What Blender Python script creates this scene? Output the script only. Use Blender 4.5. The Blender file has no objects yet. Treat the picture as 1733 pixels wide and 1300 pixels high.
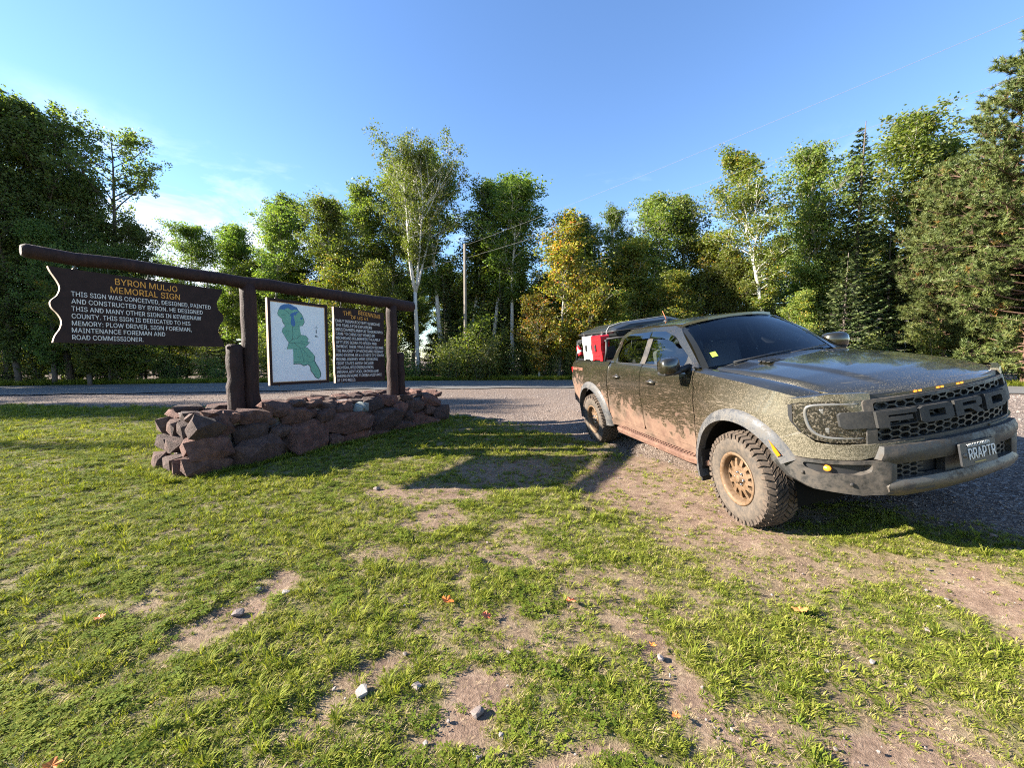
import bpy, bmesh, math, random
import numpy as np
from mathutils import Vector, Matrix, Quaternion
from mathutils import noise as mnoise
from mathutils.geometry import delaunay_2d_cdt

SC = bpy.context.scene
COL = SC.collection
R = math.radians
PI = math.pi

# ------------------------------------------------------------------ camera
CAM_Z = 1.46
FPX = 670.0                      # focal length in photo pixels (photo 1733 wide)
cam_d = bpy.data.cameras.new('camera'); cam = bpy.data.objects.new('camera', cam_d); COL.objects.link(cam)
cam_d.sensor_fit = 'HORIZONTAL'; cam_d.sensor_width = 36.0; cam_d.lens = 36.0 * FPX / 1733.0
cam_d.clip_start = 0.05; cam_d.clip_end = 3000
PITCH = math.atan(40.0 / FPX)
cam.location = (0, 0, CAM_Z); cam.rotation_euler = (PI / 2 - PITCH, 0, 0)
SC.camera = cam

# ------------------------------------------------------------------ sky and sun
SUN_AZ = R(-91.5); SUN_EL = R(24.0)          # azimuth clockwise from +Y
SUN_DIR = Vector((math.sin(SUN_AZ) * math.cos(SUN_EL), math.cos(SUN_AZ) * math.cos(SUN_EL), math.sin(SUN_EL)))
W = bpy.data.worlds.new('World'); SC.world = W; W.use_nodes = True
wn = W.node_tree; wn.nodes.clear()
def N(nt, typ, **kw):
    n = nt.nodes.new(typ)
    for k, v in kw.items():
        if k == 'inp':
            for a, b in v.items():
                n.inputs[a].default_value = b
        else:
            setattr(n, k, v)
    return n
wo = N(wn, 'ShaderNodeOutputWorld'); wb = N(wn, 'ShaderNodeBackground')
wb.inputs['Strength'].default_value = 0.072
sky = N(wn, 'ShaderNodeTexSky', sky_type='NISHITA', sun_disc=False)
sky.sun_elevation = SUN_EL; sky.sun_rotation = SUN_AZ % (2 * PI)
sky.altitude = 300; sky.air_density = 1.0; sky.dust_density = 0.05; sky.ozone_density = 2.2
# thin cirrus: stretched noise on the direction vector, denser towards the horizon
wc = N(wn, 'ShaderNodeTexCoord')
sep = N(wn, 'ShaderNodeSeparateXYZ'); wn.links.new(wc.outputs['Generated'], sep.inputs[0])
wm = N(wn, 'ShaderNodeMapping'); wm.inputs['Rotation'].default_value = (R(10), R(-38), R(12)); wm.inputs['Scale'].default_value = (2.0, 5.0, 11.0)
wm.inputs['Location'].default_value = (0.35, 0.1, 0.62)
wn.links.new(wc.outputs['Generated'], wm.inputs[0])
wz = N(wn, 'ShaderNodeTexNoise', inp={'Scale': 1.1, 'Detail': 9.0, 'Roughness': 0.62, 'Distortion': 0.5}); wn.links.new(wm.outputs[0], wz.inputs['Vector'])
cd_ = N(wn, 'ShaderNodeVectorMath', operation='DOT_PRODUCT'); wn.links.new(wc.outputs['Generated'], cd_.inputs[0]); cd_.inputs[1].default_value = Vector((-0.640, 0.740, 0.21)).normalized()
cb = N(wn, 'ShaderNodeMapRange', inp={'From Min': 0.955, 'From Max': 0.998, 'To Min': 0.0, 'To Max': 0.10}); wn.links.new(cd_.outputs['Value'], cb.inputs['Value'])      # a denser bank of cirrus low beside the left wood
ca = N(wn, 'ShaderNodeMath', operation='ADD'); wn.links.new(wz.outputs['Fac'], ca.inputs[0]); wn.links.new(cb.outputs[0], ca.inputs[1])
wr = N(wn, 'ShaderNodeMapRange', inp={'From Min': 0.53, 'From Max': 0.74}); wn.links.new(ca.outputs[0], wr.inputs['Value'])
el = N(wn, 'ShaderNodeMapRange', inp={'From Min': 0.42, 'From Max': 0.14}); wn.links.new(sep.outputs['Z'], el.inputs['Value'])
mu = N(wn, 'ShaderNodeMath', operation='MULTIPLY'); wn.links.new(wr.outputs[0], mu.inputs[0]); wn.links.new(el.outputs[0], mu.inputs[1])
wx = N(wn, 'ShaderNodeMix', data_type='RGBA'); wn.links.new(mu.outputs[0], wx.inputs['Factor'])
hs = N(wn, 'ShaderNodeHueSaturation', inp={'Hue': 0.506, 'Saturation': 1.12, 'Value': 1.0}); wn.links.new(sky.outputs[0], hs.inputs['Color'])
wn.links.new(hs.outputs[0], wx.inputs['A']); wx.inputs['B'].default_value = (6.0, 6.2, 6.5, 1)
wn.links.new(wx.outputs['Result'], wb.inputs['Color']); wn.links.new(wb.outputs[0], wo.inputs['Surface'])

sun_d = bpy.data.lights.new('sun', 'SUN'); sun = bpy.data.objects.new('sun', sun_d); COL.objects.link(sun)
sun_d.energy = 5.0; sun_d.angle = R(0.53); sun_d.color = (1.0, 0.92, 0.79)
sun.rotation_euler = (-SUN_DIR).to_track_quat('-Z', 'Y').to_euler(); sun.location = SUN_DIR * 60

SC.view_settings.view_transform = 'Standard'; SC.view_settings.look = 'None'
SC.view_settings.exposure = 2.35; SC.view_settings.gamma = 1.0
SC.view_settings.use_curve_mapping = False
SC.render.engine = 'CYCLES'
cy = SC.cycles
cy.use_denoising = False
try: cy.denoiser = 'OPENIMAGEDENOISE'
except Exception: pass
cy.denoising_prefilter = 'ACCURATE'; cy.pixel_filter_type = 'BLACKMAN_HARRIS'; cy.filter_width = 1.1
cy.max_bounces = 6; cy.diffuse_bounces = 4; cy.glossy_bounces = 3; cy.transmission_bounces = 4; cy.transparent_max_bounces = 8
cy.caustics_reflective = False; cy.caustics_refractive = False

# ------------------------------------------------------------------ helpers
def tag(o, label=None, cat=None, group=None, kind=None):
    if label: o['label'] = label
    if cat: o['category'] = cat
    if group: o['group'] = group
    if kind: o['kind'] = kind
    return o
def empty(name, loc=(0, 0, 0), rot=(0, 0, 0), parent=None):
    o = bpy.data.objects.new(name, None); COL.objects.link(o)
    o.location = loc; o.rotation_euler = rot; o.empty_display_size = 0.2
    if parent: o.parent = parent
    return o
def link(name, me, parent=None, loc=None):
    o = bpy.data.objects.new(name, me); COL.objects.link(o)
    if parent: o.parent = parent
    if loc is not None: o.location = loc
    return o
def copy_tree(o, parent=None):
    c = o.copy(); COL.objects.link(c)
    c.parent = parent
    for ch in list(o.children): copy_tree(ch, c)
    return c

class MB:
    """collects vertices and faces, links them as one mesh object"""
    def __init__(s): s.v = []; s.f = []; s.m = []; s.sm = []
    def add(s, vs, fs, mi=0, smooth=False):
        b = len(s.v); s.v.extend([tuple(p) for p in vs])
        for f in fs:
            s.f.append(tuple(i + b for i in f)); s.m.append(mi); s.sm.append(smooth)
        return s
    def box(s, c, d, rot=None, mi=0, taper=1.0):
        hx, hy, hz = d[0] / 2, d[1] / 2, d[2] / 2
        vs = [Vector((sx * hx * (taper if sz > 0 else 1), sy * hy * (taper if sz > 0 else 1), sz * hz)) for sz in (-1, 1) for sy in (-1, 1) for sx in (-1, 1)]
        if rot is not None:
            m = rot if isinstance(rot, Matrix) else Matrix.Rotation(rot[2], 3, 'Z') @ Matrix.Rotation(rot[1], 3, 'Y') @ Matrix.Rotation(rot[0], 3, 'X')
            vs = [m @ v for v in vs]
        vs = [v + Vector(c) for v in vs]
        return s.add(vs, [(0, 2, 3, 1), (4, 5, 7, 6), (0, 1, 5, 4), (2, 6, 7, 3), (0, 4, 6, 2), (1, 3, 7, 5)], mi)
    def tube(s, pts, rad, n=8, cap=True, mi=0, smooth=True):
        pts = [Vector(p) for p in pts]
        if not hasattr(rad, '__len__'): rad = [rad] * len(pts)
        b = len(s.v); up = Vector((0, 0, 1)); prev = None
        for i, p in enumerate(pts):
            d = (pts[min(i + 1, len(pts) - 1)] - pts[max(i - 1, 0)])
            if d.length < 1e-9: d = Vector((0, 0, 1))
            d.normalize()
            if prev is None:
                a = d.cross(up)
                if a.length < 0.05: a = d.cross(Vector((1, 0, 0)))
            else:
                a = prev - d * prev.dot(d)
                if a.length < 1e-6: a = d.cross(up)
            a.normalize(); prev = a; c = d.cross(a)
            for k in range(n):
                t = 2 * PI * k / n
                s.v.append(tuple(p + (a * math.cos(t) + c * math.sin(t)) * rad[i]))
        for i in range(len(pts) - 1):
            for k in range(n):
                q = b + i * n
                s.f.append((q + k, q + (k + 1) % n, q + n + (k + 1) % n, q + n + k)); s.m.append(mi); s.sm.append(smooth)
        if cap:
            s.f.append(tuple(b + k for k in reversed(range(n)))); s.m.append(mi); s.sm.append(False)
            e = b + (len(pts) - 1) * n
            s.f.append(tuple(e + k for k in range(n))); s.m.append(mi); s.sm.append(False)
        return s
    def lathe(s, prof, n=32, axis='Y', c=(0, 0, 0), mi=0, smooth=True):
        """prof: (radius, height along axis)"""
        b = len(s.v); c = Vector(c)
        for (r, h) in prof:
            for k in range(n):
                t = 2 * PI * k / n; u, w = r * math.cos(t), r * math.sin(t)
                p = {'Y': (u, h, w), 'Z': (u, w, h), 'X': (h, u, w)}[axis]
                s.v.append(tuple(c + Vector(p)))
        for i in range(len(prof) - 1):
            for k in range(n):
                q = b + i * n
                s.f.append((q + k, q + (k + 1) % n, q + n + (k + 1) % n, q + n + k)); s.m.append(mi); s.sm.append(smooth)
        return s
    def prism(s, poly, o, ux, uy, depth, mi=0, holes=()):
        """polygon (2D) in the plane o+ux*a+uy*b, extruded along depth vector"""
        o, ux, uy, dv = Vector(o), Vector(ux), Vector(uy), Vector(depth)
        vs, edges = [], []
        for lp in [poly] + list(holes):
            b0 = len(vs); vs += [Vector(p) for p in lp]; edges += [(b0 + i, b0 + (i + 1) % len(lp)) for i in range(len(lp))]
        r = delaunay_2d_cdt(vs, edges, [], 1, 1e-6)
        P = [o + ux * p[0] + uy * p[1] for p in r[0]]
        n = len(P)
        s.add(P + [p + dv for p in P], [tuple(f) for f in r[2]] + [tuple(i + n for i in reversed(f)) for f in r[2]], mi)
        for lp in [poly] + list(holes):
            Q = [o + ux * p[0] + uy * p[1] for p in lp]; m = len(Q)
            s.add(Q + [p + dv for p in Q], [(i, (i + 1) % m, m + (i + 1) % m, m + i) for i in range(m)], mi)
        return s
    def build(s, name, mats, parent=None, loc=None, fix=True, bevel=0, xf=None):
        me = bpy.data.meshes.new(name)
        vs = s.v if xf is None else [tuple(xf @ Vector(p)) for p in s.v]
        me.from_pydata(vs, [], s.f)
        for m in (mats if isinstance(mats, (list, tuple)) else [mats]): me.materials.append(m)
        me.polygons.foreach_set('material_index', s.m); me.polygons.foreach_set('use_smooth', s.sm)
        if fix:
            bm = bmesh.new(); bm.from_mesh(me); bmesh.ops.recalc_face_normals(bm, faces=bm.faces); bm.to_mesh(me); bm.free()
        me.update()
        o = link(name, me, parent, loc)
        if bevel:
            md = o.modifiers.new('bevel', 'BEVEL'); md.width = bevel; md.segments = 2; md.limit_method = 'ANGLE'; md.angle_limit = R(40)
        return o

# ---- material helpers
def mat_new(name):
    m = bpy.data.materials.new(name); m.use_nodes = True
    nt = m.node_tree; b = nt.nodes['Principled BSDF']
    return m, nt, b
def ramp(nt, src, stops, interp='LINEAR'):
    r = nt.nodes.new('ShaderNodeValToRGB'); r.color_ramp.interpolation = interp
    e = r.color_ramp.elements
    while len(e) < len(stops): e.new(0.5)
    for i, (p, c) in enumerate(stops):
        e[i].position = p; e[i].color = (*c, 1) if len(c) == 3 else c
    nt.links.new(src, r.inputs[0]); return r.outputs[0]
def noise_tex(nt, scale, detail=4, rough=0.55, coord='Object', dist=0.0, vec=None, mapping=None):
    n = N(nt, 'ShaderNodeTexNoise', inp={'Scale': scale, 'Detail': detail, 'Roughness': rough, 'Distortion': dist})
    if vec is None:
        tc = nt.nodes.new('ShaderNodeTexCoord'); vec = tc.outputs[coord]
    if mapping:
        mp = nt.nodes.new('ShaderNodeMapping'); mp.inputs['Scale'].default_value = mapping; nt.links.new(vec, mp.inputs[0]); vec = mp.outputs[0]
    nt.links.new(vec, n.inputs['Vector']); return n.outputs['Fac']
def mixc(nt, fac, a, b, mode='MIX'):
    m = N(nt, 'ShaderNodeMix', data_type='RGBA', blend_type=mode)
    for sock, v in (('Factor', fac), ('A', a), ('B', b)):
        if isinstance(v, (int, float)): m.inputs[sock].default_value = v
        elif isinstance(v, (tuple, list)): m.inputs[sock].default_value = (*v, 1) if len(v) == 3 else v
        else: nt.links.new(v, m.inputs[sock])
    return m.outputs['Result']
def math_n(nt, op, a, b=0.0, clamp=False):
    m = N(nt, 'ShaderNodeMath', operation=op, use_clamp=clamp)
    for i, v in enumerate((a, b)):
        if isinstance(v, (int, float)): m.inputs[i].default_value = v
        else: nt.links.new(v, m.inputs[i])
    return m.outputs[0]
def maprange(nt, v, a, b, c=0.0, d=1.0, smooth=False):
    m = N(nt, 'ShaderNodeMapRange', inp={'From Min': a, 'From Max': b, 'To Min': c, 'To Max': d})
    if smooth: m.interpolation_type = 'SMOOTHSTEP'
    nt.links.new(v, m.inputs['Value']); return m.outputs[0]
def bump(nt, bsdf, h, strength=0.4, dist=0.02):
    b = N(nt, 'ShaderNodeBump', inp={'Strength': strength, 'Distance': dist}); nt.links.new(h, b.inputs['Height']); nt.links.new(b.outputs[0], bsdf.inputs['Normal'])
def simple(name, col, rough=0.6, metal=0.0, var=0.0, vscale=20, bmp=0.0, bdist=0.005, spec=None):
    m, nt, b = mat_new(name); b.inputs['Base Color'].default_value = (*col, 1); b.inputs['Roughness'].default_value = rough; b.inputs['Metallic'].default_value = metal
    if spec is not None: b.inputs['Specular IOR Level'].default_value = spec
    if var or bmp:
        f = noise_tex(nt, vscale, 6, 0.65)
        if var:
            lo = tuple(max(0, c * (1 - var)) for c in col); hi = tuple(min(1, c * (1 + var)) for c in col)
            nt.links.new(ramp(nt, f, [(0.3, lo), (0.7, hi)]), b.inputs['Base Color'])
        if bmp: bump(nt, b, f, bmp, bdist)
    return m

# ---- numpy value noise (for masks and scatter)
def _hash(ix, iy, seed):
    h = (ix.astype(np.int64) * 374761393 + iy.astype(np.int64) * 668265263 + seed * 974711) & 0x7fffffff
    h = ((h ^ (h >> 13)) * 1274126177) & 0x7fffffff
    return ((h ^ (h >> 16)) & 0xffff) / 65535.0
def vnoise(x, y, seed=0):
    x = np.asarray(x, float); y = np.asarray(y, float)
    ix = np.floor(x); iy = np.floor(y); fx = x - ix; fy = y - iy
    fx = fx * fx * (3 - 2 * fx); fy = fy * fy * (3 - 2 * fy)
    a = _hash(ix, iy, seed); b = _hash(ix + 1, iy, seed); c = _hash(ix, iy + 1, seed); d = _hash(ix + 1, iy + 1, seed)
    return (a * (1 - fx) + b * fx) * (1 - fy) + (c * (1 - fx) + d * fx) * fy
def fbm(x, y, seed=0, oct=4):
    t = 0; a = 0.5; n = 0
    for o in range(oct):
        t = t + a * vnoise(x * 2 ** o + 17.3 * o, y * 2 ** o - 9.1 * o, seed + o); n += a; a *= 0.5
    return t / n
def sstep(a, b, x):
    t = np.clip((x - a) / (b - a), 0, 1); return t * t * (3 - 2 * t)
def ray(px, py):
    """direction of a photo pixel in world space"""
    u = (px - 866.5) / FPX; v = (650.0 - py) / FPX
    c, s = math.cos(PITCH), math.sin(PITCH)
    return Vector((u, c + v * s, v * c - s))
def px_ground(px, py, z=0.0):
    d = ray(px, py); t = (z - CAM_Z) / d.z
    return Vector((0, 0, CAM_Z)) + d * t
# ------------------------------------------------------------------ terrain
T_YAW, T_PIT, T_ROL = R(-78.7), R(1.26), R(8.0)
T_LOC = Vector((3.054, 3.706, CAM_Z - 1.346))
T_M = Matrix.Translation(T_LOC) @ Matrix.Rotation(T_YAW, 4, 'Z') @ Matrix.Rotation(T_PIT, 4, 'Y') @ Matrix.Rotation(T_ROL, 4, 'X')
T_N = (T_M.to_3x3() @ Vector((0, 0, 1)))
def ground_z(x, y):
    x = np.asarray(x, float); y = np.asarray(y, float)
    yy = np.minimum(y, 11.0) + np.clip(y - 11.0, 0, None) * 0.12
    base = 0.02 * np.clip(yy, -6, 14) - 0.0756
    zt = T_LOC.z - (T_N.x * (x - T_LOC.x) + T_N.y * (y - T_LOC.y)) / T_N.z
    d = zt - base
    k = 0.035
    d = np.where(d / k > 30, d, k * np.log1p(np.exp(np.clip(d / k, -40, 30))))      # soft max(0, d)
    cap = 0.42
    d = cap - 0.06 * np.log1p(np.exp(np.clip((cap - d) / 0.06, -40, 40)))          # soft min(cap, d)
    d = np.maximum(d, 0.0)
    fade = 1 - sstep(8.5, 15, y)
    d = d * fade * sstep(-6, -1, y)
    far = sstep(24, 70, np.hypot(x, y))
    n = (fbm(x * 0.9, y * 0.9, 3, 3) - 0.5) * 0.05 * (1 - sstep(9, 14, y)) * (1 - sstep(0.0, 0.12, d) * 0.8) + (fbm(x * 0.06, y * 0.06, 9, 2) - 0.5) * 0.9 * far
    return base + d + n

# masks: gravel and bare earth on the lawn (patch outlines read off the photo, placed on the ground)
def _pg(px, py): p = px_ground(px, py, 0.0); return (p.x, p.y)
BARE = []     # (x, y, rx, ry, rot, strength)
for px, py, wx, wy, st in ((790, 1180, 85, 75, 1.0), (1125, 1120, 70, 100, 0.9), (1260, 1235, 150, 60, 0.95), (890, 1060, 60, 36, 0.75), (1650, 1010, 110, 55, 1.0), (1560, 1245, 150, 70, 1.0),
                         (1180, 860, 120, 60, 0.95), (1330, 960, 140, 32, 0.75), (470, 1000, 45, 30, 0.9), (400, 1035, 50, 20, 0.85), (600, 1165, 90, 45, 0.75), (180, 1040, 60, 18, 0.8), (270, 1000, 60, 12, 0.8),
                         (1000, 990, 70, 20, 0.7), (900, 930, 90, 25, 0.65), (720, 835, 110, 18, 0.9), (860, 800, 120, 22, 0.8), (1060, 820, 90, 40, 0.9), (1110, 790, 80, 30, 0.9), (730, 880, 60, 16, 0.8), (640, 930, 60, 14, 0.6),
                         (980, 1270, 110, 40, 0.9), (330, 900, 50, 10, 0.5), (90, 1150, 50, 16, 0.75), (1430, 1050, 60, 18, 0.6), (1500, 960, 80, 18, 0.6), (820, 940, 60, 18, 0.7), (1230, 900, 60, 25, 0.9), (1200, 1010, 60, 22, 0.6), (350, 1180, 60, 22, 0.6)):
    c = px_ground(px, py); e1 = px_ground(px + wx, py); e2 = px_ground(px, py - wy)
    BARE.append((c.x, c.y, abs(e1.x - c.x), abs(e2.y - c.y), st))
def lawn_edge(x):
    """Y where the lawn ends against the gravel"""
    return np.interp(x, [-40, -16, -9, -4.5, -2.2, -1.2, -0.4, 0.4, 1.2, 2.0, 2.8, 3.4, 4.2, 6, 12], [14.5, 11.8, 11.0, 10.6, 9.9, 9.5, 9.0, 8.1, 7.0, 5.6, 4.2, 3.2, 2.4, 1.0, -1.0])
def masks(x, y):
    w = fbm(x * 1.7, y * 1.7, 21, 4) - 0.5
    e = lawn_edge(x) - y + w * 1.1
    gravel = 1 - sstep(-0.35, 0.45, e)
    bare = np.zeros_like(np.asarray(x, float))
    wx = x + (fbm(x * 3.1, y * 3.1, 5, 3) - 0.5) * 0.55; wy = y + (fbm(x * 3.1, y * 3.1, 6, 3) - 0.5) * 0.55
    for (cx, cyy, rx, ry, st) in BARE:
        q = ((wx - cx) / rx) ** 2 + ((wy - cyy) / ry) ** 2
        bare = np.maximum(bare, 0.95 * st * (1 - sstep(0.2, 1.5, q)))
    # general thinness: rich on the left, thin in the middle and right
    thin = 0.03 + 0.22 * sstep(-2.2, 1.2, x + 0.15 * y) * (1 - 0.25 * sstep(3.0, 6.0, x))
    cl = fbm(x * 2.3, y * 2.3, 31, 4)
    bare = np.maximum(bare, sstep(0.62 - thin * 0.35, 0.80 - thin * 0.35, cl) * (0.35 + thin))
    grass = np.clip((1 - bare) * (1 - gravel), 0, 1)
    return grass, gravel, bare

def graded(lo, hi, step, r, out_lo, out_hi):
    a = list(np.arange(lo, hi + 1e-6, step)); s = step; p = a[-1]
    while p < out_hi: s *= r; p += s; a.append(min(p, out_hi))
    s = step; p = a[0]; b = []
    while p > out_lo: s *= r; p -= s; b.append(max(p, out_lo))
    return np.array(b[::-1] + a)
gx = graded(-7.0, 6.5, 0.06, 1.13, -900, 900); gy = graded(0.9, 10.5, 0.06, 1.13, -120, 1200)
GX, GY = np.meshgrid(gx, gy)
gz = ground_z(GX, GY)
near = (1 - sstep(9, 13, GY)) * (np.abs(GX) < 9)
gz = gz + (fbm(GX * 9, GY * 9, 77, 3) - 0.5) * 0.022 * near
gr, gv, ba = masks(GX, GY)
gz = gz - 0.012 * ba * near
nx_, ny_ = len(gx), len(gy)
verts = np.stack([GX, GY, gz], -1).reshape(-1, 3)
idx = np.arange(nx_ * ny_).reshape(ny_, nx_)
quads = np.stack([idx[:-1, :-1], idx[:-1, 1:], idx[1:, 1:], idx[1:, :-1]], -1).reshape(-1, 4)
me = bpy.data.meshes.new('ground')
me.vertices.add(len(verts)); me.vertices.foreach_set('co', verts.ravel())
me.loops.add(quads.size); me.loops.foreach_set('vertex_index', quads.ravel().astype(np.int32))
me.polygons.add(len(quads)); me.polygons.foreach_set('loop_start', np.arange(0, quads.size, 4, dtype=np.int32))
me.polygons.foreach_set('use_smooth', np.ones(len(quads), bool))
for nm, arr in (('grass', gr), ('gravel', gv)):
    at = me.attributes.new(nm, 'FLOAT', 'POINT'); at.data.foreach_set('value', arr.ravel().astype(np.float32))
me.update(calc_edges=True)
m, nt, b = mat_new('ground_soil')
ag = N(nt, 'ShaderNodeAttribute', attribute_name='grass').outputs['Fac']; av = N(nt, 'ShaderNodeAttribute', attribute_name='gravel').outputs['Fac']
n1 = noise_tex(nt, 5.0, 8, 0.7); n2 = noise_tex(nt, 55.0, 6, 0.7); n3 = noise_tex(nt, 0.6, 4, 0.6); n4 = noise_tex(nt, 220.0, 3, 0.6)
soil = ramp(nt, math_n(nt, 'ADD', math_n(nt, 'MULTIPLY', n1, 0.5), math_n(nt, 'MULTIPLY', n2, 0.5)), [(0.34, (0.080, 0.052, 0.038)), (0.5, (0.20, 0.135, 0.096)), (0.64, (0.32, 0.235, 0.175))])
thatch = ramp(nt, math_n(nt, 'ADD', math_n(nt, 'MULTIPLY', n2, 0.6), math_n(nt, 'MULTIPLY', n4, 0.4)), [(0.36, (0.050, 0.052, 0.018)), (0.5, (0.130, 0.118, 0.046)), (0.64, (0.25, 0.205, 0.115))])
vor = N(nt, 'ShaderNodeTexVoronoi', feature='F1', inp={'Scale': 42.0, 'Randomness': 1.0}); tc = nt.nodes.new('ShaderNodeTexCoord'); nt.links.new(tc.outputs['Object'], vor.inputs['Vector'])
grcol = ramp(nt, N(nt, 'ShaderNodeSeparateColor').outputs[0], [(0, (0.1,) * 3), (1, (0.2,) * 3)])
sc_ = nt.nodes.new('ShaderNodeSeparateColor'); nt.links.new(vor.outputs['Color'], sc_.inputs[0])
gcol = ramp(nt, sc_.outputs[0], [(0.0, (0.085, 0.066, 0.060)), (0.45, (0.20, 0.155, 0.125)), (0.8, (0.30, 0.245, 0.205)), (1.0, (0.40, 0.36, 0.33))])
gcol = mixc(nt, maprange(nt, n3, 0.35, 0.7), gcol, (0.22, 0.165, 0.13))
gcol = mixc(nt, maprange(nt, vor.outputs['Distance'], 0.35, 0.75), gcol, (0.09, 0.066, 0.055))
base = mixc(nt, maprange(nt, math_n(nt, 'ADD', ag, math_n(nt, 'MULTIPLY', math_n(nt, 'SUBTRACT', n1, 0.5), 1.1)), 0.1, 1.0), soil, thatch)
base = mixc(nt, av, base, gcol)
# leaf litter under the wood, far from the clearing
geo = nt.nodes.new('ShaderNodeNewGeometry'); sp = nt.nodes.new('ShaderNodeSeparateXYZ'); nt.links.new(geo.outputs['Position'], sp.inputs[0])
nt.links.new(base, b.inputs['Base Color']); b.inputs['Roughness'].default_value = 0.95; b.inputs['Specular IOR Level'].default_value = 0.15
hh = math_n(nt, 'ADD', math_n(nt, 'MULTIPLY', n2, 0.7), math_n(nt, 'ADD', math_n(nt, 'MULTIPLY', n4, 0.3), math_n(nt, 'MULTIPLY', math_n(nt, 'MULTIPLY', vor.outputs['Distance'], av), -0.8)))
bump(nt, b, hh, 0.8, 0.02)
me.materials.append(m)
tag(link('ground', me), kind='structure')

# ------------------------------------------------------------------ road: asphalt loop behind the sign
def catmull(P, n=10):
    P = [np.array(p, float) for p in P]; out = []
    for i in range(len(P) - 1):
        p0, p1, p2, p3 = P[max(i - 1, 0)], P[i], P[i + 1], P[min(i + 2, len(P) - 1)]
        for k in range(n):
            t = k / n
            out.append(0.5 * ((2 * p1) + (-p0 + p2) * t + (2 * p0 - 5 * p1 + 4 * p2 - p3) * t * t + (-p0 + 3 * p1 - 3 * p2 + p3) * t ** 3))
    out.append(P[-1]); return out
ROAD = catmull([(-70, 7), (-34, 14.0), (-16, 18.6), (-5, 21.0), (6, 21.8), (16, 20.2), (25, 15), (30, 6), (30, -8), (26, -20)], 26)
def strip(name, path, offs, lift, mat, nacross=7):
    vs, fs = [], []
    for i, p in enumerate(path):
        d = path[min(i + 1, len(path) - 1)] - path[max(i - 1, 0)]; d = d / np.hypot(*d); nrm = np.array((-d[1], d[0]))
        for k in range(nacross):
            q = p + nrm * (offs[0] + (offs[1] - offs[0]) * k / (nacross - 1) + (0.9 * (float(vnoise(i * 0.55, 3.3, 8)) - 0.5) if k == 0 else 0.4 * (float(vnoise(i * 0.5, 7.3, 9)) - 0.5) if k == nacross - 1 else 0)); vs.append((q[0], q[1], 0))
    vs = np.array(vs); vs[:, 2] = ground_z(vs[:, 0], vs[:, 1]) + lift
    for i in range(len(path) - 1):
        for k in range(nacross - 1):
            a = i * nacross + k; fs.append((a, a + 1, a + nacross + 1, a + nacross))
    mb = MB(); mb.add(vs, fs, 0, True)
    return mb.build(name, mat)
m, nt, b = mat_new('asphalt')
n1 = noise_tex(nt, 90, 4, 0.7); n2 = noise_tex(nt, 1.4, 5, 0.6); n3 = noise_tex(nt, 9, 5, 0.6)
c = ramp(nt, n1, [(0.3, (0.048, 0.048, 0.050)), (0.7, (0.125, 0.123, 0.12))])
c = mixc(nt, maprange(nt, n2, 0.35, 0.7), c, (0.125, 0.118, 0.11), 'MIX')
c = mixc(nt, maprange(nt, n3, 0.55, 0.75, 0, 0.5), c, (0.19, 0.155, 0.13))
nt.links.new(c, b.inputs['Base Color']); b.inputs['Roughness'].default_value = 0.85; bump(nt, b, n1, 0.5, 0.01)
road = strip('road', ROAD, (-3.3, 3.3), 0.035, m)
tag(road, kind='structure')
# ------------------------------------------------------------------ materials for sign and wall
def wood_mat(name, c0, c1, rough=0.45):
    m, nt, b = mat_new(name)
    n1 = noise_tex(nt, 3.0, 6, 0.65, mapping=(6, 6, 1)); n2 = noise_tex(nt, 40, 5, 0.7)
    nt.links.new(ramp(nt, n1, [(0.3, c0), (0.72, c1)]), b.inputs['Base Color']); b.inputs['Roughness'].default_value = rough; b.inputs['Specular IOR Level'].default_value = 0.25
    bump(nt, b, math_n(nt, 'ADD', n1, math_n(nt, 'MULTIPLY', n2, 0.25)), 0.8, 0.03); return m
M_LOG = wood_mat('brown_painted_log', (0.011, 0.005, 0.0045), (0.040, 0.017, 0.013), 0.7)
M_BOARD = simple('brown_painted_board', (0.021, 0.0105, 0.0095), 0.7, var=0.35, vscale=9, bmp=0.12, bdist=0.004, spec=0.2)
M_LITEDGE = simple('sunlit_board_edge', (0.33, 0.25, 0.19), 0.8, var=0.3, vscale=30)  # pale tone paints sunlight onto the left-facing board edges
M_WHITEP = simple('white_map_paint', (0.62, 0.64, 0.66), 0.5, var=0.06, vscale=6)
M_LETTER = simple('white_letter_paint', (0.60, 0.58, 0.56), 0.6)
M_GOLD = simple('gold_letter_paint', (0.62, 0.27, 0.025), 0.55)
M_TAN = simple('tan_trim_paint', (0.42, 0.22, 0.09), 0.6)
M_GREENP = simple('map_green_paint', (0.115, 0.30, 0.215), 0.55, var=0.08, vscale=8)
M_BLUEP = simple('map_blue_paint', (0.012, 0.10, 0.27), 0.5)
M_NAVY = simple('map_line_paint', (0.015, 0.045, 0.06), 0.6)
M_STEEL = simple('dull_steel', (0.10, 0.095, 0.09), 0.5, metal=0.8)
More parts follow.
